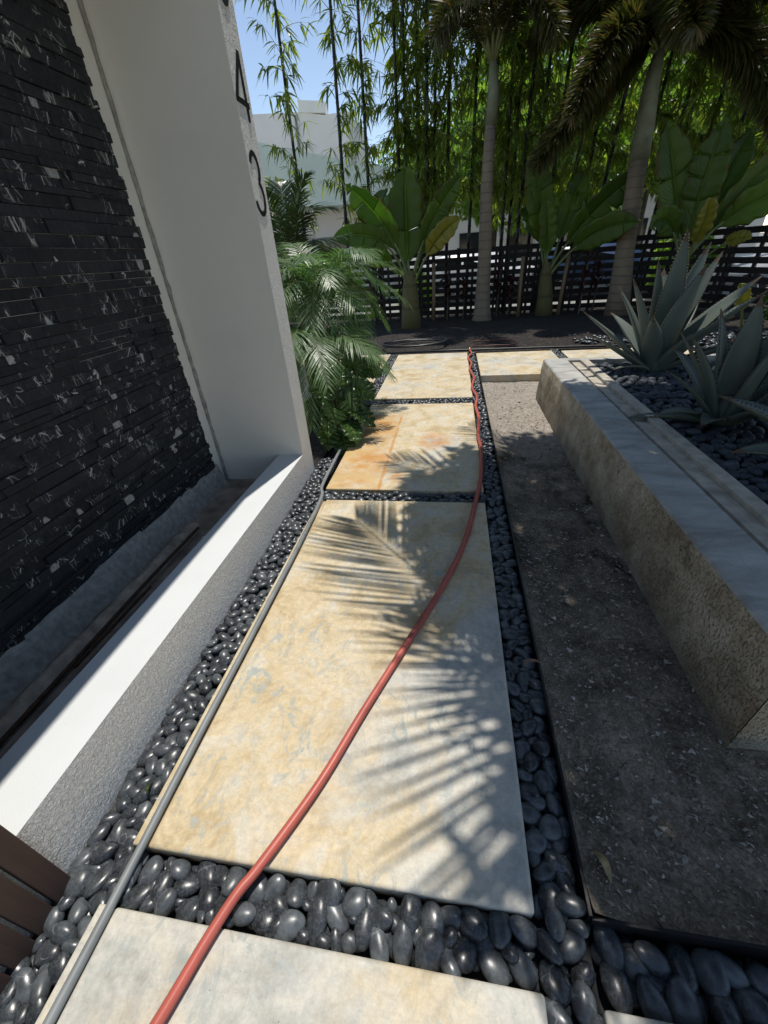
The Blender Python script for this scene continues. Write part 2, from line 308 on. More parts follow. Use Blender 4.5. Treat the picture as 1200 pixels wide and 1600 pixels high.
M['housewhite'] = simple('white_render', (.72, .70, .66), .9, .05, 1.0); M['glassdark'] = simple('dark_window', (.02, .025, .03), .08, .1)
M['carwhite'] = simple('white_car_paint', (.70, .72, .74), .25, .02); M['carblue'] = simple('blue_car_paint', (.03, .06, .14), .25, .05)
M['tyre'] = simple('tyre_rubber', (.02, .02, .02), .8, .2); M['redlight'] = simple('red_tail_light', (.45, .01, .02), .2, .05); M['chrome'] = simple('alloy_rim', (.5, .5, .5), .3, .05, metal=1.0)
M['deadleaf'] = simple('dry_leaf', (.36, .27, .13), .7, .35, 60); M['redleaf'] = simple('reddish_dry_leaf', (.30, .16, .10), .7, .3, 60)
def chip():
    m = NT('stone_chip'); r = m.island(); m.set(Base_Color=m.ramp(r, (0, (.06, .052, .04)), (.4, (.24, .205, .16)), (.8, (.36, .33, .27)), (1, (.54, .50, .43))), Roughness=.9); return m.m
M['chip'] = chip()

# ------------------------------------------------------------ mesh helpers
class MB:
    def __init__(s): s.V = []; s.Q = []; s.n = 0; s.uv = []; s.mi = []
    def add(s, V, Fc, uv=None, mi=0):
        V = np.asarray(V, float).reshape(-1, 3); s.V.append(V)
        for f in Fc: s.Q.append([int(i)+s.n for i in f])
        s.mi += [mi]*len(Fc)
        s.uv.append(np.zeros((len(V), 2)) if uv is None else np.asarray(uv, float).reshape(-1, 2)); s.n += len(V)
    def box(s, x0, x1, y0, y1, z0, z1, mi=0):
        s.add([(x0, y0, z0), (x1, y0, z0), (x1, y1, z0), (x0, y1, z0), (x0, y0, z1), (x1, y0, z1), (x1, y1, z1), (x0, y1, z1)],
              [(0, 3, 2, 1), (4, 5, 6, 7), (0, 1, 5, 4), (1, 2, 6, 5), (2, 3, 7, 6), (3, 0, 4, 7)], mi=mi)
    def obox(s, a, b, wd, h, upv=(0, 0, 1)):
        a = np.array(a, float); b = np.array(b, float); d = b-a; d /= np.linalg.norm(d)
        sv = np.cross(d, upv); sv /= np.linalg.norm(sv); u = np.cross(sv, d); P = []
        for q in (a, b):
            for i, j in ((-1, -1), (1, -1), (1, 1), (-1, 1)): P.append(q+sv*wd/2*i+u*h/2*j)
        s.add(P, [(0, 1, 2, 3), (7, 6, 5, 4), (0, 4, 5, 1), (1, 5, 6, 2), (2, 6, 7, 3), (3, 7, 4, 0)])
    def tube(s, path, rad, n=8, cap=True, prof=None):
        P = np.array(path, float); R_ = np.full(len(P), rad, float) if np.isscalar(rad) else np.array(rad, float)
        T = np.gradient(P, axis=0); T /= np.linalg.norm(T, axis=1)[:, None]+1e-9
        ref = np.array([0, 0, 1.]) if abs(T[0][2]) < .8 else np.array([1., 0, 0])
        a = np.arange(n)*2*math.pi/n; pr = np.ones(n) if prof is None else np.array([prof(t) for t in a]); V = []
        sv = np.cross(T[0], ref); sv /= np.linalg.norm(sv)
        for i in range(len(P)):
            sv = sv-T[i]*np.dot(sv, T[i]); sv /= np.linalg.norm(sv); u = np.cross(sv, T[i])
            V.append(P[i]+R_[i]*pr[:, None]*(np.cos(a)[:, None]*sv+np.sin(a)[:, None]*u))
        Fc = []
        for i in range(len(P)-1):
            for j in range(n): Fc.append((i*n+j, i*n+(j+1) % n, (i+1)*n+(j+1) % n, (i+1)*n+j))
        if cap: Fc.append(tuple(range(n-1, -1, -1))); Fc.append(tuple((len(P)-1)*n+j for j in range(n)))
        s.add(np.concatenate(V), Fc)
    def leaves(s, P, D, S, L, W, droop=0.0, seg=2, wide=.35):
        """many narrow leaves at once: base P, unit direction D, side S"""
        P = np.asarray(P, float); N = len(P); D = np.asarray(D, float); S = np.asarray(S, float)
        L = np.broadcast_to(np.asarray(L, float), (N,)); W = np.broadcast_to(np.asarray(W, float), (N,)); dr = np.broadcast_to(np.asarray(droop, float), (N,))
        ts = np.linspace(0, 1, seg+1); V = np.zeros((N, (seg+1)*2, 3))
        for k, t in enumerate(ts):
            wv = W*(.30+.70*min(1, t/wide) if t < wide else max(.06, 1-((t-wide)/(1-wide))**1.6))
            c = P+D*(L*t)[:, None]; c = c-np.array([0, 0, 1.])*(dr*L*t*t)[:, None]
            V[:, 2*k] = c-S*(wv/2)[:, None]; V[:, 2*k+1] = c+S*(wv/2)[:, None]
        m_ = (seg+1)*2; base = (np.arange(N)*m_)[:, None]; Fc = []
        for k in range(seg): Fc.append(base+np.array([[2*k, 2*k+1, 2*k+3, 2*k+2]]))
        Fc = np.concatenate(Fc); s.V.append(V.reshape(-1, 3)); s.Q += (Fc+s.n).tolist(); s.mi += [0]*len(Fc)
        s.uv.append(np.zeros((N*m_, 2))); s.n += N*m_
    def grid(s, P, uv=None):
        P = np.asarray(P, float); a, b = P.shape[:2]; Fc = [(i*b+j, i*b+j+1, (i+1)*b+j+1, (i+1)*b+j) for i in range(a-1) for j in range(b-1)]
        s.add(P.reshape(-1, 3), Fc, uv)
    def mesh(s, name, mat, smooth=False, org=(0, 0, 0)):
        me = bpy.data.meshes.new(name); V = np.concatenate(s.V)-np.array(org, float)
        me.from_pydata(V.tolist(), [], s.Q); uvs = np.concatenate(s.uv)
        if np.any(uvs):
            l = me.uv_layers.new(name='UVMap'); idx = np.zeros(len(me.loops), np.int32); me.loops.foreach_get('vertex_index', idx)
            l.data.foreach_set('uv', uvs[idx].ravel())
        for mm in (mat if isinstance(mat, (list, tuple)) else [mat]): me.materials.append(mm)
        if any(s.mi): me.polygons.foreach_set('material_index', s.mi)
        if smooth: me.polygons.foreach_set('use_smooth', [True]*len(me.polygons))
        me.update(); return me
    def build(s, name, mat, parent=None, org=None, smooth=False, **kw):
        V = np.concatenate(s.V)
        if parent is not None: wo = np.array(parent['_org'])
        else:
            if org is None: org = ((V[:, 0].min()+V[:, 0].max())/2, (V[:, 1].min()+V[:, 1].max())/2, V[:, 2].min())
            wo = np.array(org, float)
        me = s.mesh(name, mat, smooth, wo); o = bpy.data.objects.new(name, me); SC.collection.objects.link(o)
        if parent is not None: o.parent = parent
        else: o.location = tuple(wo)
        o['_org'] = [float(x) for x in wo]; tag(o, **kw); return o
def tag(o, label=None, cat=None, group=None, kind=None):
    if label: o['label'] = label
    if cat: o['category'] = cat
    if group: o['group'] = group
    if kind: o['kind'] = kind
    return o
def thing(name, org, label, cat, group=None):
    o = bpy.data.objects.new(name, None); SC.collection.objects.link(o); o.location = org; o['_org'] = [float(x) for x in org]
    o.empty_display_size = .2; return tag(o, label, cat, group)
def bez(a, b, c, n):
    t = np.linspace(0, 1, n)[:, None]; a, b, c = (np.array(q, float) for q in (a, b, c)); return (1-t)**2*a+2*t*(1-t)*b+t*t*c
def catmull(pts, per=10):
    P = np.array(pts, float); P = np.vstack([2*P[0]-P[1], P, 2*P[-1]-P[-2]]); out = []
    for i in range(1, len(P)-2):
        for t in np.linspace(0, 1, per, endpoint=False):
            out.append(.5*((2*P[i])+(-P[i-1]+P[i+1])*t+(2*P[i-1]-5*P[i]+4*P[i+1]-P[i+2])*t*t+(-P[i-1]+3*P[i]-3*P[i+1]+P[i+2])*t**3))
    out.append(P[-2]); return np.array(out)
def unit(v): v = np.asarray(v, float); return v/(np.linalg.norm(v, axis=-1, keepdims=True)+1e-9)

# ------------------------------------------------------------ setting
def sheet(name, x0, x1, y0, y1, z, mat, nx=1, ny=1, fn=None, label=None):
    b = MB(); xs = np.linspace(x0, x1, nx+1); ys = np.linspace(y0, y1, ny+1); Xg, Yg = np.meshgrid(xs, ys)
    Z = np.full_like(Xg, z) if fn is None else fn(Xg, Yg); P = np.stack([Xg, Yg, Z], -1)
    b.grid(P); return b.build(name, mat, kind='structure', smooth=fn is not None, label=label)
def vnoise(X, Y, seed, sc):
    r = np.random.default_rng(seed); out = np.zeros_like(X)
    for k in range(10):
        a = r.uniform(0, 6.28); f = sc*r.uniform(.6, 2.2); out += np.sin(f*(X*math.cos(a)+Y*math.sin(a))+r.uniform(0, 6.28))/10
    return out
sheet('ground', -120, 120, -60, 300, -.16, M['ground'])
sheet('pebble_bed', -1.3, .399, -1.2, 7.70, -.085, M['pebble_bed']); sheet('pebble_bed', .401, 3.4, -1.2, .378, -.118, M['pebble_bed'])
sheet('dirt', .402, 4.2, .388, 6.0, -.1, M['dirt'], 260, 420, lambda X, Y: -.100+.014*vnoise(X, Y, 3, 9)+.008*vnoise(X, Y, 5, 40)+.004*vnoise(X, Y, 6, 110)+.065*np.exp(-np.maximum(0, np.minimum(X-.40, 9))/.10)*(Y < 5.5)+.06*np.exp(-(Y-.388)/.12))
sheet('mulch', -7, 7.5, 7.71, 13.2, -.02, M['mulch'], 140, 70, lambda X, Y: -.045+.09*np.clip((Y-7.7)/1.5, 0, 1)+.03*vnoise(X, Y, 8, 3)*np.clip((Y-7.75)/.6, 0, 1))
sheet('side_bed', 1.62, 7.5, 5.2, 7.705, -.03, M['mulch'], 30, 20, lambda X, Y: -.085+.02*vnoise(X, Y, 9, 5))
sheet('plant_bed', -7, -1.17, 3.04, 4.9, -.05, M['mulch'], 60, 20, lambda X, Y: -.06+.02*vnoise(X, Y, 10, 5))
sheet('road', -60, 60, 13.3, 22, -.03, M['road']); sheet('driveway', 4.2, 12, 8.4, 13.28, -.05, M['drive'])
sheet('gutter_floor', -1.90, -1.36, -1.1, 2.83, -.085, M['gutter'], 30, 150, lambda X, Y: -.02+.018*(2.8-Y)+.010*vnoise(X, Y, 2, 14))

# ------------------------------------------------------------ slabs
def slab(x0, x1, y0, y1, mat, label, z0=-.065, z1=0.0, group='concrete paving slabs', strip=True, seed=0):
    t = thing('paving_slab', ((x0+x1)/2, (y0+y1)/2, z0), label, 'slab', group)
    def blk(xa, xb, nm, lab=None):
        bm = bmesh.new(); bmesh.ops.create_cube(bm, size=1.0)
        for v in bm.verts: v.co = Vector((xa+(v.co.x+.5)*(xb-xa), y0+(v.co.y+.5)*(y1-y0), z0+(v.co.z+.5)*(z1-z0)))
        ed = [e for e in bm.edges if not (abs(e.verts[0].co.z-z0) < 1e-6 and abs(e.verts[1].co.z-z0) < 1e-6)]
        bmesh.ops.bevel(bm, geom=ed, offset=min(.012, (xb-xa)/4), segments=3, profile=.6, affect='EDGES')
        o3 = Vector(t['_org'])
        for v in bm.verts: v.co -= o3
        me = bpy.data.meshes.new(nm); bm.to_mesh(me); bm.free(); me.materials.append(mat)
        for p in me.polygons: p.use_smooth = len(p.vertices) == 4 and p.area < .03*(y1-y0)
        o = bpy.data.objects.new(nm, me); SC.collection.objects.link(o); o.parent = t
        if lab: o['label'] = lab
    if strip:
        blk(x0+.052, x1, 'slab_body'); blk(x0, x0+.028, 'edge_strip', 'narrow concrete strip left of the conduit groove')
        b = MB(); b.box(x0+.0285, x0+.0515, y0+.004, y1-.004, z0, z1-.018); b.build('groove_floor', mat, t)
    else: blk(x0, x1, 'slab_body')
    return t
slab(-.955, .255, -1.1, .233, M['slab_near'], 'nearest pale grey slab, cut by the bottom edge of the photo')
slab(-.955, .255, .369, 2.483, M['slab_main'], 'longest slab, ochre mottled turning grey at its near edge, striped by palm shadows')
slab(-.955, .255, 2.645, 4.726, M['slab_rust'], 'slab with orange rust stains and a rusty outline', strip=False)
slab(-.955, .26, 4.95, 7.55, M['slab_far'], 'straw coloured slab at the far end of the path, before the mulch bed', strip=False)
slab(-3.6, -1.10, 4.95, 7.62, M['slab_side'], 'sunlit slab behind the feathery palm, left of the path', strip=False)
slab(.405, 1.64, 5.95, 7.45, M['slab_side'], 'slab crossing above the dirt, between red hose and planter end', strip=False, z0=-.15)
slab(1.78, 3.6, 5.95, 7.40, M['slab_side'], 'slab behind the planter end and first agave', strip=False, z0=-.15)
slab(.385, 1.9, -1.1, .228, M['slab_near'], 'slab whose corner shows in the lower right of the photo', strip=False)
b = MB(); b.box(.393, .401, .385, 5.93, -.12, .002); b.box(.401, 3.4, .379, .387, -.12, -.004)
b.build('garden_edging', M['plastic'], label='thin black edging between the pebble strip and dark dirt', cat='edging')
b = MB(); b.tube([(-1.2, 7.72, .0), (0, 7.70, .01), (1.4, 7.66, .01), (2.8, 7.62, .0), (4.5, 7.5, 0)], .018, 8)
b.build('garden_edging', M['plastic'], smooth=True, label='black edging pipe along the front of the mulch bed', cat='edging')

# ------------------------------------------------------------ white portal wall
def xw(y): return -1.12-.0163*(y-.28)
def zl(y): return .259-.0209*(y-.28)
pw = thing('white_wall', (-1.5, .9, -.12), 'white rendered frame wall with ledge and tall pier carrying black house numbers', 'wall')
XI = -1.362
b = MB(); ys = (-1.0, 2.824)
V = [(XI, ys[0], -.12), (xw(ys[0]), ys[0], -.12), (xw(ys[1]), ys[1], -.12), (XI, ys[1], -.12), (XI, ys[0], zl(ys[0])), (xw(ys[0]), ys[0], zl(ys[0])), (xw(ys[1]), ys[1], zl(ys[1])), (XI, ys[1], zl(ys[1]))]
b.add(V, [(0, 3, 2, 1)]); b.add(V, [(4, 5, 6, 7), (2, 3, 7, 6), (3, 0, 4, 7), (0, 1, 5, 4)], mi=1); b.add(V, [(1, 2, 6, 5)])
b.build('ledge', [M['stucco'], M['cap']], pw)
TOP = 3.22
def pier(y0, y1):
    b = MB(); V = [(-2.3, y0, -.12), (xw(y0), y0, -.12), (xw(y1), y1, -.12), (-2.3, y1, -.12), (-2.3, y0, TOP), (xw(y0), y0, TOP), (xw(y1), y1, TOP), (-2.3, y1, TOP)]
    b.add(V, [(0, 1, 5, 4)], mi=1); b.add(V, [(1, 2, 6, 5), (2, 3, 7, 6), (3, 0, 4, 7)]); return b
pier(2.826, 3.035).build('pier', [M['stucco'], M['plaster']], pw)
pier(-1.2, -1.002).build('pier', [M['stucco'], M['plaster']], pw)
b = MB(); V = [(-2.3, -1.2, TOP), (xw(-1.2), -1.2, TOP), (xw(3.035), 3.035, TOP), (-2.3, 3.035, TOP), (-2.3, -1.2, TOP+.3), (xw(-1.2), -1.2, TOP+.3), (xw(3.035), 3.035, TOP+.3), (-2.3, 3.035, TOP+.3)]
b.add(V, [(0, 3, 2, 1), (4, 5, 6, 7), (0, 1, 5, 4), (1, 2, 6, 5), (2, 3, 7, 6), (3, 0, 4, 7)]); b.build('lintel', M['plaster'], pw)
b = MB(); b.box(-2.3, -1.888, -1.0, 2.824, -.12, TOP); b.build('back_wall', M['plaster'], pw)
b = MB(); pth = [(-1.881+random.uniform(-.004, .004), 2.818, z) for z in np.linspace(-.1, TOP, 60)]
b.tube(pth, [random.uniform(.010, .017) for _ in pth], 6); b.build('sealant_bead', M['sealant'], pw, smooth=True)
# house numbers on the pier's path side (u along y, v up)
def digit(strokes, cl_lab):
    b = MB()
    for pts, wd in strokes:
        P = np.array(pts, float); T = unit(np.gradient(P, axis=0)); Nn = np.stack([-T[:, 1], T[:, 0]], 1)
        x1 = np.array([xw(p[0])+.0035 for p in P]); x0 = x1-.006; n = len(P); V = []
        for xx in (x0, x1):
            for sg in (-1, 1):
                q = P+Nn*wd/2*sg; V.append(np.stack([xx, q[:, 0], q[:, 1]], 1))
        V = np.concatenate(V); Fc = []
        for i in range(n-1):
            Fc += [(2*n+i, 3*n+i, 3*n+i+1, 2*n+i+1), (i, i+1, n+i+1, n+i), (i, 2*n+i, 2*n+i+1, i+1), (n+i, n+i+1, 3*n+i+1, 3*n+i)]
        Fc += [(0, n, 3*n, 2*n), (n-1, 3*n-1, 4*n-1, 2*n-1)]; b.add(V, Fc)
    return b.build('house_number', M['digit'], pw, label=cl_lab)
def arc(cx, cz, ru, rv, a0, a1, n=22): return [(cx+ru*math.cos(math.radians(a)), cz+rv*math.sin(math.radians(a))) for a in np.linspace(a0, a1, n)]
digit([(arc(2.915, 1.985, .056, .066, 165, -62), .026), (arc(2.912, 1.846, .068, .078, 72, -165), .026)], 'black metal numeral 3')
digit([([(2.965, 2.47), (2.965, 2.33), (2.966, 2.19)], .026), ([(2.962, 2.462), (2.90, 2.36), (2.842, 2.262)], .026), ([(2.832, 2.262), (2.91, 2.262), (3.0, 2.262)], .0262)], 'black metal numeral 4')
digit([(arc(2.918, 2.772, .066, .150, -90, 270, 40), .026)], 'black metal numeral above the 4, cut by the photo top')

# black ledgestone wall
sw = thing('stone_wall', (-1.9, .8, 0), 'dark split stone wall with white veins on the left', 'wall')
b = MB(); r = random.Random(5); z = .10
row = 0
while z < TOP-.01:
    h = r.choice((.028, .036, .036, .045, .055)); h = min(h, TOP-z-.003)
    if h < .01: break
    y = 2.695+r.uniform(-.012, .010); first = True
    while y > -1.0:
        L = r.uniform(.12, .5); y0 = max(-1.0, y-L); x = -1.872+r.uniform(-.010, .010)
        zb = z
        if row == 0: zb = z+r.uniform(-.006, .010) + .03*max(0, (2.0-y))/2
        j = [r.uniform(-.0025, .0025) for _ in range(8)]
        V = [(-1.9, y0, zb), (x+j[0], y0+.001, zb+.001), (x+j[1], y-.001, zb+.001), (-1.9, y, zb), (-1.9, y0, z+h), (x+j[2], y0+.001, z+h-.001), (x+j[3], y-.001, z+h-.001), (-1.9, y, z+h)]
        b.add(V, [(0, 3, 2, 1), (4, 5, 6, 7), (0, 1, 5, 4), (1, 2, 6, 5), (2, 3, 7, 6)])
        y = y0-.0008
    z += h+.0008; row += 1
b.build('stone_cladding', M['stone'], sw)
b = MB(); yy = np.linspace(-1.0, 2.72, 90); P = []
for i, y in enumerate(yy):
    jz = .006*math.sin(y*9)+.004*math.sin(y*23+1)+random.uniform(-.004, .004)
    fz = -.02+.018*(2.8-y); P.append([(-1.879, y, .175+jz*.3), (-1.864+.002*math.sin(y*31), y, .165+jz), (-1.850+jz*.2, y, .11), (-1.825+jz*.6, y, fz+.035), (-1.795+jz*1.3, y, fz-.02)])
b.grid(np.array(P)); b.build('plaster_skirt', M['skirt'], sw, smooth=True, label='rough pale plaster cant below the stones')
# gutter: broken concrete pieces, rebar
def lump(b, x0, x1, y0, y1, z0, z1, r):
    nx, ny = 4, max(4, int((y1-y0)/.06)); P = []
    for i in range(ny+1):
        row = []
        for j in range(nx+1):
            u = j/nx; v = i/ny; edge = (j in (0, nx)) or (i in (0, ny))
            row.append((x0+(x1-x0)*u+r.uniform(-.008, .008), y0+(y1-y0)*v+r.uniform(-.01, .01), (z0 if edge else z1)+r.uniform(-.004, .004)))
        P.append(row)
    b.grid(np.array(P))
r = random.Random(3)
for (x0, x1, y0, y1, lab) in ((-1.635, -1.385, .1, 1.97, 'wide beige concrete piece in the gutter between rebar and ledge'), (-1.785, -1.685, -.8, 2.12, 'narrow dirty concrete piece in the gutter below the stones')):
    b = MB(); lump(b, x0, x1, y0, y1, -.02, .045, r); b.build('concrete_chunk', M['gutter_slab'], smooth=True, label=lab, cat='rubble', group='concrete pieces in the gutter')
b = MB(); b.tube(catmull([(-1.665, -.6, .05), (-1.655, .4, .045), (-1.665, 1.0, .04), (-1.66, 1.5, .05), (-1.67, 2.02, .035)], 8), .010, 7)
b.build('rebar', M['rebar'], smooth=True, label='rusty steel bar lying along the gutter behind the ledge', cat='bar')
b = MB(); b.tube([(-1.61, .9, .062), (-1.60, 1.42, .060)], .007, 6); b.build('rebar', M['rebar'], smooth=True, label='short thin rusty bar on the beige concrete piece in the gutter', cat='bar')

# wooden batten gate, lower left
g = thing('batten_screen', (-1.09, -.3, -.12), 'dark brown vertical batten screen at the near end of the white wall', 'screen')
y = .275; k = 0
while y > -1.0:
    b = MB(); b.box(xw(y)+.003+.0005*(k % 2), xw(y)+.028, y-.056, y, -.11, 1.35); o = b.build('batten', M['gatewood'], g)
    md = o.modifiers.new('bevel', 'BEVEL'); md.width = .003; md.segments = 2
    y -= .0665; k += 1
b = MB()
for zz in (.42, 1.15): b.box(-1.165, -1.121, -1.0, .20, zz, zz+.06)
b.build('rail', M['gatewood'], g)

# ------------------------------------------------------------ hoses
def hose(name, pts, r, mat, label, cat, per=14, n=12, prof=None, parts=None):
    t = thing(name, pts[0], label, cat)
    b = MB(); P = catmull(pts, per); b.tube(P, r, n, prof=prof); b.build('hose_body' if cat == 'hose' else 'conduit_body', mat, t, smooth=True); return t, P
H = [(-.72, -.14, .02), (-.646, .059, .018), (-.60, .20, .018), (-.560, .30, .019), (-.518, .373, .017), (-.406, .602, .017), (-.303, .876, .017), (-.161, 1.232, .017), (-.025, 1.58, .017), (.098, 1.977, .017), (.195, 2.508, .016), (.244, 2.85, .014), (.262, 3.138, .017), (.272, 3.4, .016), (.262, 3.70, .017), (.292, 4.15, .015), (.277, 4.55, .017), (.305, 4.92, .015), (.262, 5.3, .017), (.305, 5.8, .014), (.262, 6.25, .018), (.30, 6.65, .014), (.262, 7.05, .016), (.325, 7.35, .015), (.30, 7.62, .03)]
th, P = hose('red_hose', H, .0145, M['hose'], 'red ribbed hose running the whole length of the path', 'hose', prof=lambda a: 1+.11*math.cos(6*a))
b = MB(); b.tube([(.30, 7.62, .03), (.305, 7.70, .035)], .021, 8); b.build('coupling', M['fitting'], th, smooth=True)
hose('grey_conduit', [(-.93, -.5, .004), (-.916, .02, .004), (-.916, .35, .004), (-.921, .7, .003), (-.921, 1.29, .003), (-.926, 2.0, .003), (-.945, 2.5, .004), (-.99, 2.68, .004), (-1.01, 3.15, .0), (-1.03, 3.5, -.02)], .0135, M['conduit'], 'grey conduit pipe along the left edge of the slabs', 'conduit')
cpts = []
for k in range(0, 100):
    a = k/100*2*math.pi*3.2; rr = .50+.05*math.sin(k*.4)+.03*k/100
    cpts.append((-.72+rr*1.15*math.cos(a), 8.22+rr*.62*math.sin(a), .05+.0004*k+.012*math.sin(a*1.7)))
hose('coiled_hose', cpts, .014, M['coilhose'], 'black hose coiled on the mulch below the left banana plant', 'hose', per=3, n=8)
cpts = [(.32, 7.74, .03)]+[(.72+.40*math.cos(a), 8.05+.28*math.sin(a), .045+.01*math.sin(3*a)) for a in np.linspace(3.6, 3.6+5.6, 16)]
hose('looped_hose', cpts, .011, M['brownhose'], 'thin brown hose making one loop behind the red hose end', 'hose', per=6, n=8)

# ------------------------------------------------------------ planter
X0, X1, Y0, Y1, ZT = 1.03, 1.30, .945, 5.15, .37
pl = thing('stone_planter', (2.7, 3.0, -.12), 'long raised planter clad in rough beige stone with grey cap', 'planter')
b = MB(); r = random.Random(9)
ysn = np.linspace(Y0, Y1, 150); prof = []
for i, y in enumerate(ysn):
    e = .004*math.sin(y*17)+.004*math.sin(y*41+2)+r.uniform(-.003, .003)
    e += -.018*math.exp(-((y-1.62)/.05)**2)-.012*math.exp(-((y-2.9)/.03)**2)-.01*math.exp(-((y-1.25)/.04)**2)
    prof.append([(X0, y, -.13), (X0+.004+.002*math.sin(y*30), y, .0), (X0+.012+.003*math.sin(y*22+1), y, .15), (X0+.020, y, .28), (X0+.030-e*.3, y, ZT-.014+e*.4)])
b.grid(np.array(prof)[:, ::-1])
b.add([(X0, Y0, -.13), (4.4, Y0, -.13), (4.4, Y0, ZT-.014), (X0+.03, Y0, ZT-.014)], [(0, 1, 2, 3)])
b.add([(X0, Y1, -.13), (4.4, Y1, -.13), (4.4, Y1, ZT-.014), (X0+.03, Y1, ZT-.014)], [(3, 2, 1, 0)])
b.add([(4.4, Y0, -.13), (4.4, Y1, -.13), (4.4, Y1, ZT-.014), (4.4, Y0, ZT-.014)], [(0, 1, 2, 3)])
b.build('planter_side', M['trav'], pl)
b = MB(); P = []
for i, y in enumerate(ysn):
    e = prof[i][4][0]; P.append([(e, y, prof[i][4][2]), (e+.010+r.uniform(-.003, .003), y, ZT-.003+r.uniform(-.002, .001)), (e+.03, y, ZT), (X1, y, ZT), (X1+.002, y, ZT-.10)])
b.grid(np.array(P)[:, ::-1]); b.grid(np.array([[(X1, Y0, ZT), (4.4, Y0, ZT)], [(X1, Y0+.25, ZT), (4.4, Y0+.25, ZT)], [(X1, Y0+.25, ZT-.1), (4.4, Y0+.25, ZT-.1)]])[::-1]); 
b.grid(np.array([[(X1, Y1-.12, ZT-.1), (4.4, Y1-.12, ZT-.1)], [(X1, Y1-.12, ZT), (4.4, Y1-.12, ZT)], [(X1, Y1, ZT), (4.4, Y1, ZT)]]))
b.build('stone_cap', M['travtop'], pl)
b = MB(); b.box(X1+.004, 1.345, Y0+.252, Y1-.122, .24, .325); b.box(1.347, 1.43, Y0+.252, Y1-.122, .24, .348); b.build('gutter_board', M['curb'], pl)
b = MB(); b.box(1.432, 1.515, Y0+.252, Y1-.122, .2, .378); o = b.build('inner_curb', M['curb'], pl); md = o.modifiers.new('bevel', 'BEVEL'); md.width = .006; md.segments = 2
b = MB(); b.box(1.517, 4.38, Y0+.252, Y1-.122, .1, .300); b.build('soil', M['pebble_bed'], pl)

# ------------------------------------------------------------ pebbles
def pebble_mesh(seed, sub, mat, name='pebble'):
    rr = random.Random(seed); bm = bmesh.new(); bmesh.ops.create_icosphere(bm, subdivisions=sub, radius=1.0)
    ax = [Vector((rr.gauss(0, 1), rr.gauss(0, 1), rr.gauss(0, .6))).normalized() for _ in range(5)]; am = [rr.uniform(-.16, .16) for _ in ax]
    for v in bm.verts:
        d = v.co.normalized(); k = 1+sum(a*(d.dot(x)) ** (2 if i % 2 else 3) for i, (x, a) in enumerate(zip(ax, am)))
        q = d*k; q.x *= 1+.10*rr.choice((-1, 1))*0+.12*d.y*am[0]*4; v.co = q
    me = bpy.data.meshes.new(name); bm.to_mesh(me); bm.free(); me.materials.append(mat)
    for p in me.polygons: p.use_smooth = True
    return me
def pack(x0, x1, y0, y1, rmax, rmin, tries, seed, dens=.80, xf=None):
    g = np.random.default_rng(seed); P = np.zeros((0, 2)); R_ = np.zeros(0)
    for k in range(tries):
        rd = rmax-(rmax-rmin)*(k/tries)**.6; y = g.uniform(y0+rd*.5, y1-rd*.5)
        xa, xb = (x0, x1) if xf is None else xf(y); x = g.uniform(xa+rd*.55, xb-rd*.55)
        if len(P):
            d = (P[:, 0]-x)**2+(P[:, 1]-y)**2
            if np.any(d < ((R_+rd)*dens)**2): continue
        P = np.vstack([P, [x, y]]); R_ = np.append(R_, rd)
    return P, R_
regions = [  # x0 x1 y0 y1 rmax rmin tries place-phrase xf
 (-1.12, .255, .243, .359, .035, .014, 8000, 'in the gap between the two nearest slabs', None),
 (0, 0, -.6, 3.25, .028, .016, 15000, 'in the strip between the white wall and the grey conduit', lambda y: (xw(y)+.004, -.962 if y < 2.6 else (-1.0 if y < 3 else -1.04))),
 (.262, .388, -.4, 7.68, .031, .018, 18000, 'in the strip between the long slabs and the black edging', None),
 (.41, 1.9, .242, .366, .036, .024, 5000, 'in the dark channel between the dirt and the lower right slab', None),
 (-.99, .262, 2.50, 2.63, .029, .018, 5000, 'in the gap before the rust stained slab', None),
 (-1.0, .255, 4.745, 4.935, .026, .018, 6000, 'in the narrow gap beyond the rust stained slab', None),
 (-1.09, -.965, 4.8, 7.65, .028, .018, 8000, 'in the strip left of the farthest path slab', None),
 (1.65, 1.77, 5.97, 7.6, .030, .020, 2500, 'in the gap between the two slabs behind the planter', None),
]
allp = []
for ri, (x0, x1, y0, y1, ra, rb, tr_, ph, xf) in enumerate(regions):
    P, R_ = pack(x0, x1, y0, y1, ra, rb, tr_, 20+ri, .78, xf)
    for (x, y), rd in zip(P, R_): allp.append((ri, x, y, (-.062 if ri == 3 else -.034 if ri == 2 else -.030 if ri == 0 else -.030 if ri == 1 else -.022)+RNG.uniform(-.010, .008), rd, 0))
    P, R_ = pack(x0, x1, y0, y1, ra*.9, rb, tr_//2, 60+ri, .8, xf)
    for (x, y), rd in zip(P, R_): allp.append((ri, x, y, -.085 if ri == 3 else -.058, rd, 1))
protos = [pebble_mesh(s_, 3, M['pebble']) for s_ in range(5)]
def pose(rd, tilt, g):
    a = rd*g.uniform(1.15, 1.42); bb = rd*g.uniform(.78, 1.0); c = min(.021, rd*g.uniform(.52, .75))
    return (a, bb, c), (g.uniform(-tilt, tilt), g.uniform(-tilt, tilt), g.uniform(0, 6.28))
from mathutils import Euler
top = sorted([p for p in allp if p[5] == 0 and p[1] < .75], key=lambda p: (p[1]+.05)**2+p[2]**2); ind = set(map(id, [p for p in top if p[2] > -.05 and p[1] > -1.3][:285]))
stuffs = {}
def ico(sub):
    bm = bmesh.new(); bmesh.ops.create_icosphere(bm, subdivisions=sub, radius=1.0); V = np.array([v.co[:] for v in bm.verts]); Fc = np.array([[v.index for v in f.verts] for f in bm.faces]); bm.free(); return V, Fc
ICO = {2: ico(2), 3: ico(3)}
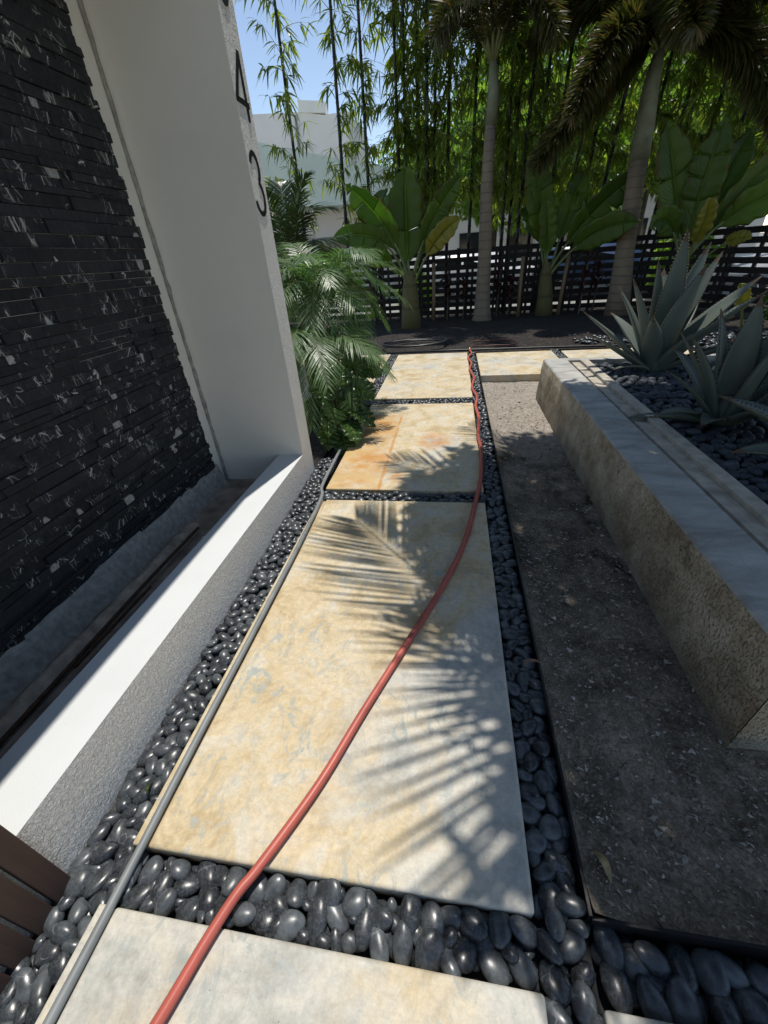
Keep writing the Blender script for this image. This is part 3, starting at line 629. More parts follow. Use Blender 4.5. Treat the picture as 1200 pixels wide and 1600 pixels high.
def pebble_into(mb, x, y, z, s3, rot, sub, g):
    V, Fc = ICO[sub]; k = 1+g.uniform(-.14, .14)*V[:, 0]**2+g.uniform(-.16, .16)*V[:, 1]*V[:, 0]+g.uniform(-.12, .12)*V[:, 1]**3+g.uniform(-.12, .12)*V[:, 0]**3
    Rm = np.array(Euler(rot).to_matrix()); mb.add((V*k[:, None]*np.array(s3))@Rm.T+np.array([x, y, z]), Fc)
for p in allp:
    ri, x, y, z, rd, lay = p; s3, rot = pose(rd, .38 if ri == 0 else .30, RNG)
    if id(p) in ind:
        o = bpy.data.objects.new('pebble', protos[RNG.integers(5)]); o.location = (x, y, z); o.scale = s3; o.rotation_euler = rot
        SC.collection.objects.link(o); tag(o, 'smooth black polished pebble '+regions[ri][7], 'pebble', 'black pebbles '+regions[ri][7])
    else:
        if ri not in stuffs: stuffs[ri] = MB()
        pebble_into(stuffs[ri], x, y, z, s3, rot, 3 if (y < 2.2 and lay == 0) else 2, RNG)
for ri, mb in stuffs.items(): mb.build('pebbles', M['pebble'], smooth=True, kind='stuff', label='black pebbles filling the space '+regions[ri][7], cat='pebbles')
mb = MB()
P, R_ = pack(1.535, 4.3, 1.22, 5.0, .046, .028, 9000, 77, .80)
for (x, y), rd in zip(P, R_):
    s3, rot = pose(rd, .25, RNG); s3 = (s3[0], s3[1], min(.028, s3[2]*1.2)); pebble_into(mb, x, y, .318+RNG.uniform(-.006, .01), s3, rot, 2, RNG)
mb.build('pebbles', M['pebble_dry'], smooth=True, kind='stuff', label='dull black pebbles covering the planter around the agaves', cat='pebbles')
mb = MB()
for k in range(1500):
    x = RNG.uniform(2.2, 6.2); y = RNG.uniform(5.2, 10.5) if x > 3.7 else RNG.uniform(7.9, 10)
    if x < 3.7 and RNG.uniform() < .6: continue
    s3, rot = pose(RNG.uniform(.03, .05), .3, RNG); pebble_into(mb, x, y, .0, s3, rot, 2, RNG)
mb.build('pebbles', M['pebble'], smooth=True, kind='stuff', label='scattered shiny pebbles on the mulch near the right fence', cat='pebbles')

# ------------------------------------------------------------ debris on the dirt
mb = MB()
for k in range(9000):
    if k < 6600: x = RNG.uniform(.43, 1.03); y = RNG.uniform(.40, 2.6) if RNG.uniform() < .8 else RNG.uniform(2.6, 5.9)
    else: x = RNG.uniform(1.0, 2.4); y = RNG.uniform(.40, .93)
    zz = -.094+.065*math.exp(-max(0, x-.40)/.10)+.06*math.exp(-(y-.388)/.12)
    s_ = min(.008+.004*(y > 1.2), RNG.lognormal(-5.65, .5)); V = RNG.normal(0, 1, (5, 3))*np.array([s_, s_*.8, s_*.4])
    mb.add(V+np.array([x, y, zz+s_*.25]), [(0, 1, 2), (0, 2, 3), (0, 3, 4), (1, 2, 4), (2, 3, 4), (0, 1, 4)])
mb.build('grit', M['chip'], kind='stuff', label='small stone chips and grit strewn over the dark dirt', cat='grit')
mb = MB()
for k in range(160):
    x = RNG.uniform(.45, 1.02); y = RNG.uniform(.42, 4.6); a = RNG.uniform(0, 6.28); L = RNG.uniform(.015, .06)
    zz = -.088+.065*math.exp(-max(0, x-.40)/.10)+.06*math.exp(-(y-.388)/.12)
    mb.tube([(x, y, zz), (x+L*.5*math.cos(a), y+L*.5*math.sin(a), zz+.004), (x+L*math.cos(a+.3), y+L*math.sin(a+.3), zz)], RNG.uniform(.0008, .002), 4)
mb.build('twigs', M['bark'], kind='stuff', label='tiny dark twigs lying on the dirt', cat='twigs')
def dead_leaf(x, y, z, a, L, W, mat, label):
    P = []
    for i in range(9):
        t = i/8; wv = W*math.sin(math.pi*min(1, t*.9+.08))**.8; c = np.array([x+L*t*math.cos(a)+.06*L*math.sin(3*t)*-math.sin(a), y+L*t*math.sin(a)+.06*L*math.sin(3*t)*math.cos(a), z+.012*math.sin(t*4)])
        s_ = np.array([-math.sin(a), math.cos(a), 0]); P.append([c-s_*wv/2+np.array([0, 0, wv*.4]), c, c+s_*wv/2+np.array([0, 0, wv*.5])])
    b = MB(); b.grid(np.array(P)); o = b.build('dry_leaf', mat, smooth=True, label=label, cat='leaf'); md = o.modifiers.new('thick', 'SOLIDIFY'); md.thickness = .0012
dead_leaf(.45, .54, -.028, -1.15, .075, .022, M['deadleaf'], 'curled tan leaf lying on the dark dirt near the lower right')
dead_leaf(.33, 1.15, .006, .25, .085, .012, M['redleaf'], 'thin reddish dry leaf resting on the pebbles beside the dirt')
dead_leaf(-.99, .50, .0, 1.9, .05, .012, M['darkpalm'], 'small dark leaf on the pebbles beside the conduit')

# ------------------------------------------------------------ agaves
def agave_leaf(base, tip, wid, sag, twist=0.0):
    base = np.array(base, float); tip = np.array(tip, float); L = np.linalg.norm(tip-base)
    ctrl = base*.5+tip*.5+np.array([0, 0, sag*L]); n = 22; P = bez(base, ctrl, tip, n); T = unit(np.gradient(P, axis=0))
    out = unit(np.array([tip[0]-base[0], tip[1]-base[1], 1e-3])); sd_ = unit(np.cross(T, np.array([0, 0, 1.])))
    sd_ = np.where(np.isnan(sd_), np.array([1., 0, 0]), sd_)
    h0 = unit(np.cross(out, (0, 0, 1.))); sd_ = np.tile(h0, (n, 1)); N_ = unit(np.cross(sd_, T))
    a = twist; S = math.cos(a)*sd_+math.sin(a)*N_; Nn = unit(np.cross(S, T)); V = []; m_ = 9
    for i in range(n):
        t = i/(n-1); wv = wid*(.62+.38*math.sin(min(1, t/.42)*math.pi/2)) if t < .42 else wid*max(.012, (1-((t-.42)/.58)**1.55))
        th_ = (.20*(1-t)+.04)*wid; ring = []
        for j in range(m_):
            u = -1+2*j/(m_-1); ring.append(P[i]+S[i]*u*wv/2+Nn[i]*(.16*wv*u*u))
        for j in range(m_-2, 0, -1):
            u = -1+2*j/(m_-1); ring.append(P[i]+S[i]*u*wv/2+Nn[i]*(.16*wv*u*u-th_*(1-u*u)**.5))
        V.append(ring)
    k = len(V[0]); V = np.array(V); Fc = [(i*k+j, i*k+(j+1) % k, (i+1)*k+(j+1) % k, (i+1)*k+j) for i in range(n-1) for j in range(k)]
    b = MB(); b.add(V.reshape(-1, 3), Fc); b.mi[-2*k:] = [1]*(2*k)
    nt = int(L/.028); Vt = []; Ft = []   # marginal teeth
    for sgn, col in ((-1, 0), (1, m_-1)):
        for q in range(2, nt-1):
            t = q/nt; i = t*(n-1); i0 = int(i); f = i-i0; e = V[i0, col]*(1-f)+V[min(n-1, i0+1), col]*f; s_ = S[i0]*sgn; d_ = T[i0]*.006; l = len(Vt)
            Vt += [e-d_-s_*.002, e+d_-s_*.002, e+s_*.010+T[i0]*.004, e+Nn[i0]*.003-s_*.002]; Ft += [(l, l+1, l+2), (l, l+3, l+2), (l+1, l+3, l+2)]
    b.add(Vt, Ft, mi=1); return b
def agave(c, leaves, label):
    t = thing('agave', c, label, 'agave', 'agaves in the planter')
    for (dx, dy, dz, wd, sag) in leaves:
        tip = (c[0]+dx, c[1]+dy, c[2]+dz); d = unit((dx, dy, 0)); agave_leaf((c[0]+d[0]*.03, c[1]+d[1]*.03, c[2]+.0), tip, wd*1.15, sag, random.uniform(-.12, .12)).build('leaf', [M['agave'], M['thorn']], t, smooth=True)
    b = MB(); b.tube([(c[0], c[1], c[2]-.05), (c[0], c[1], c[2]+.10), (c[0], c[1], c[2]+.2)], [.08, .07, .03], 10); b.build('heart', M['agave'], t, smooth=True)
agave((2.06, 4.70, .32), [(-.75, .1, .58, .13, .02), (-.75, -.25, .42, .11, .0), (-.42, .25, .78, .14, .10), (-.40, -.05, .86, .17, .10), (-.12, .2, .98, .15, .10), (-.22, -.25, .55, .17, .06), (.0, .05, 1.22, .20, .06), (.10, -.25, .95, .24, .03),
      (.27, .15, 1.10, .21, .05), (.42, .2, 1.02, .19, .05), (.72, .0, .82, .22, .06), (.62, -.3, .72, .20, .06), (.35, -.45, .55, .2, .1), (.9, .25, .62, .18, .05), (.05, .45, .9, .18, .1), (-.35, .5, .5, .16, .12), (.5, .5, .6, .16, .12), (-.50, -.35, .10, .09, .12), (.95, -.35, .35, .16, .1)],
      'largest grey green agave at the far end of the planter')
agave((1.93, 3.13, .32), [(-.48, -.02, .40, .07, .12), (-.43, .1, .66, .08, .10), (-.38, .0, .62, .12, .16), (-.15, .18, .74, .14, .10), (.02, .1, .82, .17, .05), (.15, -.12, .72, .18, .06), (.30, .1, .78, .18, .06), (.48, .0, .62, .17, .08),
      (-.52, -.15, .12, .12, .22), (-.68, .02, .03, .10, .12), (-.30, -.32, .10, .13, .24), (.15, -.42, .22, .15, .2), (.52, -.28, .25, .16, .2), (-.25, .45, .45, .14, .14), (.3, .42, .5, .15, .12), (.62, .2, .35, .15, .12)],
      'middle agave in the planter, with leaves reaching over the stone cap')
agave((2.25, 2.42, .32), [(-.58, .05, .55, .09, .08), (-.72, .15, .38, .15, .06), (-.70, -.10, .14, .17, .12), (-.55, .40, .30, .16, .12), (-.2, .2, .8, .16, .08), (.1, .1, .9, .17, .05), (.35, .0, .75, .17, .08), (-.25, -.4, .25, .15, .2), (.3, -.45, .3, .15, .2), (.6, .2, .4, .15, .12), (.1, .5, .6, .15, .1)],
      'agave cut by the right edge of the photo, nearest of the three')

# ------------------------------------------------------------ palms
def feather(rb, lb, path, n, L, W, ang=.95, v=.25, droop=.3, t0=.18, seg=3, jit=.08, rr=.012, both=True, lprof=None, rad=None):
    P = np.array(path, float); m_ = len(P); rb.tube(P, rad if rad is not None else np.linspace(rr, rr*.3, m_), 6)
    T = unit(np.gradient(P, axis=0)); ts = np.repeat(np.linspace(t0, .995, n), 2); sg = np.tile([-1., 1.], n)
    idx = ts*(m_-1); i0 = np.clip(idx.astype(int), 0, m_-2); f = (idx-i0)[:, None]; B = P[i0]*(1-f)+P[i0+1]*f; Tt = unit(T[i0]*(1-f)+T[i0+1]*f)
    S = unit(np.cross(Tt, np.array([0, 0, 1.]))); U = np.cross(S, Tt); A = ang*(1-.45*ts)+RNG.normal(0, jit, len(ts))
    D = unit(Tt*np.cos(A)[:, None]+S*(sg*np.sin(A))[:, None]+U*(v+RNG.normal(0, jit, len(ts)))[:, None])
    Ls = L*(np.sin(np.pi*np.clip((ts-t0)/(1-t0)*.80+.17, 0, 1))**.6)*RNG.uniform(.88, 1.08, len(ts)); side = unit(np.cross(D, U))
    lb.leaves(B, D, side, Ls, W, droop*RNG.uniform(.6, 1.3, len(ts)), seg)
def foxtail_frond(rb, lb, path, n, L, W, droop=.25):
    P = np.array(path, float); m_ = len(P); rb.tube(P, np.linspace(.035, .008, m_), 6); T = unit(np.gradient(P, axis=0))
    ts = RNG.uniform(.14, .998, n); idx = ts*(m_-1); i0 = np.clip(idx.astype(int), 0, m_-2); f = (idx-i0)[:, None]; B = P[i0]*(1-f)+P[i0+1]*f; Tt = unit(T[i0])
    S = unit(np.cross(Tt, np.array([.02, .01, 1.]))); U = np.cross(S, Tt); a = RNG.uniform(0, 2*np.pi, n); Rd = S*np.cos(a)[:, None]+U*np.sin(a)[:, None]
    D = unit(Tt*.55+Rd*.85); Ls = L*(np.sin(np.pi*np.clip(ts*.78+.16, 0, 1))**.55)*RNG.uniform(.75, 1.1, n)
    ph = RNG.uniform(0, 6.28, n)[:, None]; side = unit(np.cross(D, Rd)*np.cos(ph)+Rd*np.sin(ph)*.6); lb.leaves(B, D, side, Ls, W, droop, 2)
def arch(c, az, R_, up0, end, n=14):
    c = np.array(c, float); d = np.array([math.cos(az), math.sin(az), 0]); return bez(c, c+d*R_*.42+np.array([0, 0, up0]), c+d*R_+np.array([0, 0, end]), n)
def palm(name, base, trunkpath, rads, shaft, fronds, label, tm, lm, L, W, n=620, group=None, fox=True):
    t = thing(name, base, label, 'palm', group); b = MB(); b.tube(trunkpath, rads, 14); b.build('trunk', tm, t, smooth=True)
    if shaft: b = MB(); b.tube(shaft[0], shaft[1], 12); b.build('crownshaft', M['crownshaft'], t, smooth=True)
    for fr in fronds:
        rb, lb = MB(), MB()
        if fox: foxtail_frond(rb, lb, fr, n, L, W)
        else: feather(rb, lb, fr, n, L, W, rr=.02)
        V = rb; o = rb.build('frond', M['rachis'], t, smooth=True); lb.build('leaflets', lm, o)
    return t
cB = (3.42, 10.78, 4.15)
palm('foxtail_palm', (3.67, 10.8, 0), [(3.68, 10.8, -.05), (3.64, 10.8, .5), (3.57, 10.8, 1.2), (3.5, 10.8, 2.2), (3.46, 10.8, 2.75)], [.28, .22, .185, .165, .158],
     ([(3.46, 10.8, 2.75), (3.44, 10.79, 3.2), (3.40, 10.78, 3.75), (3.42, 10.78, 4.2)], [.18, .17, .14, .09]),
     [bez(cB, (2.75, 10.5, 4.5), (1.45, 10.2, 2.75), 14), bez(cB, (2.6, 10.2, 5.0), (1.9, 9.6, 3.3), 14), bez(cB, (3.3, 10.1, 5.0), (3.35, 9.2, 4.0), 14), bez(cB, (3.5, 10.2, 5.6), (3.55, 9.0, 4.9), 14), bez(cB, (4.2, 10.4, 4.9), (5.3, 10.0, 2.9), 14),
      bez(cB, (4.3, 10.0, 5.4), (5.6, 9.3, 3.8), 14), bez(cB, (4.4, 10.6, 5.6), (6.0, 10.8, 4.6), 14), bez(cB, (2.6, 11, 5.6), (1.3, 11.2, 4.6), 14), bez(cB, (3.3, 11.8, 5.7), (3.0, 12.8, 5.0), 14), bez(cB, (4.0, 11.8, 5.7), (4.6, 12.8, 5.1), 14), bez(cB, (3.45, 10.7, 5.6), (3.1, 10.3, 6.6), 14), bez(cB, (3.5, 10.5, 5.9), (4.4, 9.9, 6.4), 14)],
     'thick grey palm with bushy foxtail fronds, right of the middle banana plant', M['trunk_grey'], M['foxleaf'], .50, .046, 2300, 'tall palms in the mulch bed')
cA = (.62, 11.0, 4.35)
palm('foxtail_palm', (.69, 11.0, 0), [(.69, 11, -.05), (.69, 11, .15), (.68, 11, .6), (.67, 11, 1.5), (.63, 11, 2.6), (.64, 11, 3.55)], [.28, .21, .165, .145, .125, .105],
     ([(.64, 11, 3.55), (.66, 11, 4.0), (.62, 11, 4.45)], [.12, .11, .07]),
     [bez(cA, (.2, 10.6, 5.6), (-.45, 10.2, 4.6), 14), bez(cA, (.5, 10.4, 5.9), (.1, 9.6, 4.9), 14), bez(cA, (1.0, 10.6, 5.7), (1.6, 10.2, 4.4), 14), bez(cA, (1.2, 11, 5.9), (2.4, 10.8, 5.0), 14), bez(cA, (-.2, 11, 5.9), (-1.3, 11.0, 5.6), 14), bez(cA, (.6, 11.8, 6), (.8, 12.8, 5.2), 14), bez(cA, (.9, 10.3, 6.3), (1.3, 9.3, 5.6), 14)],
     'slender grey palm standing directly behind the end of the red hose', M['trunk_grey'], M['foxleaf'], .50, .034, 700, 'tall palms in the mulch bed')

# off-frame coconut palms on the right: their fronds throw the feather shadows on the slabs
kx, ky = SD.x/SD.z, SD.y/SD.z
def cast(pts):   # shadow point + height -> place in the air
    return [(x+kx*z, y+ky*z, z) for x, y, z in pts]
def coco(base, crown, targets, extra, label, n=46):
    t = thing('coconut_palm', base, label, 'palm', 'palms standing right of the photo'); b = MB()
    b.tube(bez(base, ((base[0]+crown[0])/2+.15, (base[1]+crown[1])/2, (base[2]+crown[2])/2), crown, 12), np.linspace(.16, .10, 12), 12); b.build('trunk', M['trunk_grey'], t, smooth=True)
    for tg in targets:
        P = catmull([crown]+cast(tg[0]), 7); rb, lb = MB(), MB(); feather(rb, lb, P, tg[1], tg[2], tg[3], ang=tg[4], v=.0, droop=.10, t0=tg[5], rr=.016, jit=.03)
        o = rb.build('frond', M['rachis'], t, smooth=True); lb.build('leaflets', M['overpalm'], o)
    for (az, R_, u, e) in extra:
        rb, lb = MB(), MB(); feather(rb, lb, arch(crown, az, R_, u, e), n, .62, .05, ang=1.0, v=.05, droop=.3, rr=.018); o = rb.build('frond', M['rachis'], t, smooth=True); lb.build('leaflets', M['overpalm'], o)
    return t
coco((3.75, 3.0, .2), (3.5, 3.2, 4.9),
     [([(2.2, 2.3, 4.8), (1.2, 2.35, 4.3), (.35, 2.75, 3.9), (-.48, 3.15, 3.4)], 54, .78, .026, 1.0, .30),
      ([(2.2, 3.0, 4.9), (1.3, 3.1, 4.7), (.65, 3.5, 4.4), (.20, 3.95, 4.1)], 28, .62, .022, 1.0, .40),
            ([(2.2, 3.7, 4.9), (1.4, 3.6, 4.8), (.85, 3.3, 4.6)], 46, .55, .06, 1.1, .25)],
     [(math.radians(a), 2.4, .5, -.6) for a in (225, 250, 275, 300, 330, 0, 30, 60, 90, 120)], 'palm outside the frame whose fronds shade the dirt and slabs')
coco((2.75, .35, -.1), (2.3, .75, 4.7),
     [([(1.1, .45, 4.2), (.30, 1.25, 3.3), (-.22, 1.78, 2.95), (-.62, 2.22, 2.8)], 62, .88, .021, .96, .20),
      ([(1.3, .15, 4.3), (.60, .80, 3.5), (.20, 1.10, 3.0), (-.14, 1.42, 2.8)], 34, .60, .021, .92, .36),
      ([(1.2, 1.3, 4.4), (.66, 1.32, 4.0), (.36, .92, 3.7), (.20, .36, 3.5)], 30, 1.0, .030, .88, .24),
      ([(1.3, .15, 4.3), (.62, .55, 4.0), (.38, 1.0, 3.8), (.22, 1.45, 3.7)], 26, .62, .026, 1.0, .34),
            ([(1.4, -.1, 4.6), (.95, -.25, 4.3), (.55, -.5, 4.0)], 46, .4, .065, 1.1, .25), ([(1.5, .2, 4.6), (1.0, .3, 4.4), (.62, .35, 4.2)], 46, .30, .065, 1.1, .25)],
     [(math.radians(a), 2.2, .5, -.7) for a in (250, 275, 300, 340, 20, 50)], 'second palm outside the frame, nearer to the viewer')

# leafy trees (crown of many leaf cards spread through lumps)
def crown_mesh(seed, rx_, ry_, rz_, n, ls, mat, lumps=26):
    g = np.random.default_rng(seed); C = []; 
    for k in range(lumps):
        d = unit(g.normal(0, 1, 3)); C.append(d*np.array([rx_, ry_, rz_])*g.uniform(.45, .85))
    C = np.array(C); rad = g.uniform(.22, .42, lumps)*max(rz_, .45*min(rx_, ry_)); which = g.integers(0, lumps, n)
    P = C[which]+unit(g.normal(0, 1, (n, 3)))*(rad[which]*g.uniform(.55, 1.08, n)**.6)[:, None]; D = unit(g.normal(0, 1, (n, 3))+np.array([0, 0, -.4])); S = unit(np.cross(D, g.normal(0, 1, (n, 3))))
    b = MB(); b.leaves(P, D, S, ls*g.uniform(.7, 1.3, n), ls*.45, .15, 2, .45); return b.mesh('crown', mat), C
def tree_proto(seed, rad3, n, ls, mat): return crown_mesh(seed, *rad3, n, ls, mat)
TP = [tree_proto(1, (2.2, 2.0, 2.0), 9000, .22, M['treeleaf']), tree_proto(2, (2.6, 2.2, 2.6), 11000, .20, M['darktree']), tree_proto(3, (2.0, 2.0, 2.4), 9000, .24, M['treeleaf'])]
def tree(x, y, zc, tp, sc, label, rot=0.0, tz=0.0):
    t = thing('leafy_tree', (x, y, tz), label, 'tree', 'leafy trees beyond the fence'); t['_org'] = [x, y, tz]
    o = bpy.data.objects.new('crown', TP[tp][0]); SC.collection.objects.link(o); o.parent = t; o.location = (0, 0, zc-tz); o.rotation_euler = (0, 0, rot); o.scale = (sc,)*3
    b = MB(); b.tube([(x, y, tz-.2), (x+.05, y, (tz+zc)/2), (x-.05, y, zc+.5)], [.16*sc+.04, .12*sc+.03, .05], 10)
    for k in range(7):
        c = TP[tp][1][k*3]*sc*.8; ca, sa = math.cos(rot), math.sin(rot); e = np.array([x+c[0]*ca-c[1]*sa, y+c[0]*sa+c[1]*ca, zc+c[2]]); b.tube(bez((x, y, tz+(zc-tz)*(.45+.06*k)), ((x+e[0])/2, (y+e[1])/2, (zc+e[2])/2-.3*sc), e, 6), np.linspace(.06*sc, .015, 6), 6)
    b.build('trunk', M['bark'], t, smooth=True); return t
tree(-1.6, 23, 4.4, 0, .85, 'bright green tree top beside the pale green house')
tree(1.6, 22, 4.9, 2, 1.15, 'leafy tree behind the slender palm trunk', 1.0)
tree(4.6, 20, 4.4, 2, 1.15, 'leafy tree beyond the fence between the two palms', 2.0)
tree(8.2, 21, 5.2, 0, 1.3, 'tall leafy tree behind the thick palm crown', 4.0)
tree(11.8, 19, 5.4, 0, 1.35, 'leafy tree beyond the right end of the fence', 3.0)
tree(7.6, 15.0, 4.6, 2, .8, 'leafy tree rising above the parked white car', .5)
tree(3.0, 27, 6.8, 0, 1.5, 'taller tree far behind the bamboo', 5.0)
tree(9.5, 28, 8.0, 1, 1.8, 'tallest dark tree far behind on the right', 2.6)
tree(16.5, 22, 6.0, 1, 1.7, 'dark tree outside the right edge of the photo', 5.5)
SHADE_LUMPS = [(x+RNG.uniform(-.1, .1), y+RNG.uniform(-.1, .1), .42) for x in np.arange(.98, 4.0, .45) for y in np.arange(-.9, 4.0, .45)]
SHADE_LUMPS += [(.22, 2.05, .27), (.12, 2.36, .24), (.40, 1.62, .22), (.42, 2.5, .3), (.10, 2.72, .20), (.35, 3.0, .26), (.60, 3.3, .25), (.62, 2.0, .3), (.60, 2.6, .3), (.62, 1.35, .28), (.55, .95, .20), (.62, .5, .26), (.66, .05, .26), (.75, -.4, .3), (.70, 3.75, .22), (.34, 1.25, .14), (.34, .70, .13), (-.16, 2.14, .14), (-.06, 1.98, .18), (.02, 1.78, .19), (.16, 1.58, .17), (-.10, 2.34, .19), (-.02, 2.62, .20), (-.22, 2.80, .14), (.08, 3.0, .20), (.24, 1.42, .12), (.24, .95, .11), (.27, .60, .09), (.20, 1.12, .08), (.16, .42, .07), (.10, 3.35, .10), (.06, 1.42, .14), (.20, 3.25, .14), (.22, 2.85, .2), (-.08, 2.16, .17), (.05, 2.2, .2), (-.14, 2.42, .14), (.12, 1.85, .18), (.18, 2.45, .2), (.26, 1.9, .16), (.0, 2.74, .15), (-.2, 2.70, .13)]
def shade_canopy(lumps, zc, base, label, seed, per=520):  # unseen added crowns, leaf lumps set so their shade lands where wanted
    g = np.random.default_rng(seed); Ps = []; Cs = []
    for (x, y, r_) in lumps:
        z = zc+g.uniform(-.35, .35); c = np.array([x+kx*z, y+ky*z, z]); Cs.append(c); n = int(per*(r_/.42)**2); Ps.append(c+unit(g.normal(0, 1, (n, 3)))*(r_*g.uniform(.1, 1.12, n)**.6)[:, None]*np.array([1, 1, .6]))
    P = np.concatenate(Ps); n = len(P); D = unit(g.normal(0, 1, (n, 3))*np.array([1, 1, .5])); S = unit(np.cross(D, np.array([0, 0, 1.])+g.normal(0, .5, (n, 3))))
    t = thing('leafy_tree', base, label, 'tree', 'added shade trees right of the frame'); b = MB(); b.leaves(P, D, S, .13*g.uniform(.7, 1.3, n), .065, .1, 2, .45); b.build('crown', M['darktree'], t)
    b = MB(); top_ = (base[0]-.6, base[1]+.3, zc*.72); b.tube(bez(base, (base[0]+.1, base[1], zc*.4), top_, 8), np.linspace(.16, .10, 8), 10)
    for c in Cs[::2]: b.tube(bez(top_, ((top_[0]+c[0])/2, (top_[1]+c[1])/2, zc*.86), c, 7), np.linspace(.05, .010, 7), 5)
    b.build('trunk', M['bark'], t, smooth=True)
shade_canopy([l for l in SHADE_LUMPS if l[1] >= 1.1], 5.3, (4.6, 2.6, -.1), 'dense unseen tree added right of the frame to shade the planter', 31)
shade_canopy([l for l in SHADE_LUMPS if l[1] < 1.1], 5.0, (4.9, .1, -.1), 'dense unseen tree added beside the viewer to shade the pebble channel', 32)
tree(5.2, 6.3, 7.2, 1, 1.0, 'dense unseen tree added right of the frame to shade the far agave', 2.3, -.1)  # added out of view to keep the agaves in shade

# ------------------------------------------------------------ bamboo
def bamboo_foliage(seed, H_, ncl, z0):
    g = np.random.default_rng(seed); rb, lb = MB(), MB()
    for k in range(ncl):
        z = z0+(H_-z0)*(k+g.uniform(0, 1))/ncl; a = g.uniform(0, 2*np.pi); R_ = g.uniform(.15, .85); d = np.array([math.cos(a), math.sin(a), 0])
        st = np.array([0, 0, z]); e = st+d*R_+np.array([0, 0, g.uniform(-.1, .45)]); path = bez(st, (st+e)/2+np.array([0, 0, .12]), e, 5); rb.tube(path, [.006, .005, .004, .003, .002], 4, cap=False)
        for q in np.linspace(.35, 1, g.integers(2, 5)):
            p = path[min(4, int(round(q*4)))]; nl = g.integers(4, 9); az = a+g.normal(0, 1.0, nl); el = g.uniform(-1.15, .30, nl)
            D = np.stack([np.cos(az)*np.cos(el), np.sin(az)*np.cos(el), np.sin(el)], 1); S = unit(np.cross(D, np.array([0, 0, 1.])+g.normal(0, .3, (nl, 3)))); lb.leaves(np.tile(p, (nl, 1))+g.normal(0, .015, (nl, 3)), D, S, g.uniform(.20, .36, nl), g.uniform(.034, .052, nl), .35, 3, .3)
    return rb.mesh('twigs', M['rachis']), lb.mesh('leaves', M['bambleaf'])
BF = [bamboo_foliage(i, 7.6, 30+11*i, 2.0+.12*i) for i in range(5)]
def culm_mesh(H_):
    b = MB(); pts = []; rad = []; z = -.05
    while z < H_:
        rr = .046*(1-.45*z/H_); pts += [(0, 0, z), (0, 0, z+.012), (0, 0, z+.024)]; rad += [rr, rr*1.28, rr]; z += .34
    b.tube(pts, rad, 8); return b.mesh('culm', M['culm'], True)
CM = culm_mesh(7.6)
bam = [(-3.75, 11.8, .01, 1), (-2.72, 11.9, .03, 1), (-2.08, 11.95, .01, 1), (-1.32, 12.0, .0, 2), (-1.2, 12.15, .01, 4), (-.66, 11.95, 0, 1), (-.54, 12.1, .01, 4), (-.2, 12.05, .0, 3), (.32, 12.2, .01, 4), (1.12, 12.0, -.01, 2), (1.28, 12.15, .0, 4), (1.44, 11.9, .01, 3), (1.75, 12.2, .015, 1),
       (2.05, 12.1, .03, 4), (2.42, 12.0, .055, 3), (2.75, 12.2, .05, 4), (3.05, 11.9, .06, 2), (3.9, 12.1, .04, 4), (4.25, 11.8, .05, 3), (4.5, 12.0, .04, 1), (4.9, 11.9, .05, 4), (5.4, 11.7, .03, 4), (5.9, 11.6, .03, 3), (6.4, 11.3, .03, 4), (.8, 12.5, .0, 4), (-.9, 12.4, .0, 2)]
bam.sort()
ordn = ['leftmost', 'second', 'third', 'fourth', 'fifth', 'sixth', 'seventh', 'eighth', 'ninth', 'tenth', 'eleventh', 'twelfth', 'thirteenth', 'fourteenth', 'fifteenth', 'sixteenth', 'seventeenth', 'eighteenth', 'nineteenth', 'twentieth', 'twenty-first', 'twenty-second', 'twenty-third', 'twenty-fourth', 'twenty-fifth', 'rightmost']
for i, (x, y, lean, f) in enumerate(bam):
    t = thing('bamboo', (x, y, 0), ordn[i]+' black bamboo culm'+(' counted from the left' if 0 < i < len(bam)-1 else '')+' along the slatted fence', 'bamboo', 'black bamboo culms along the fence')
    t.rotation_euler = (random.uniform(-.015, .015), lean, 0); 
    for me, nm in ((CM, 'culm'), (BF[f][0], 'twigs'), (BF[f][1], 'leaves')):
        o = bpy.data.objects.new(nm, me); SC.collection.objects.link(o); o.parent = t; o.rotation_euler = (0, 0, i*1.7)

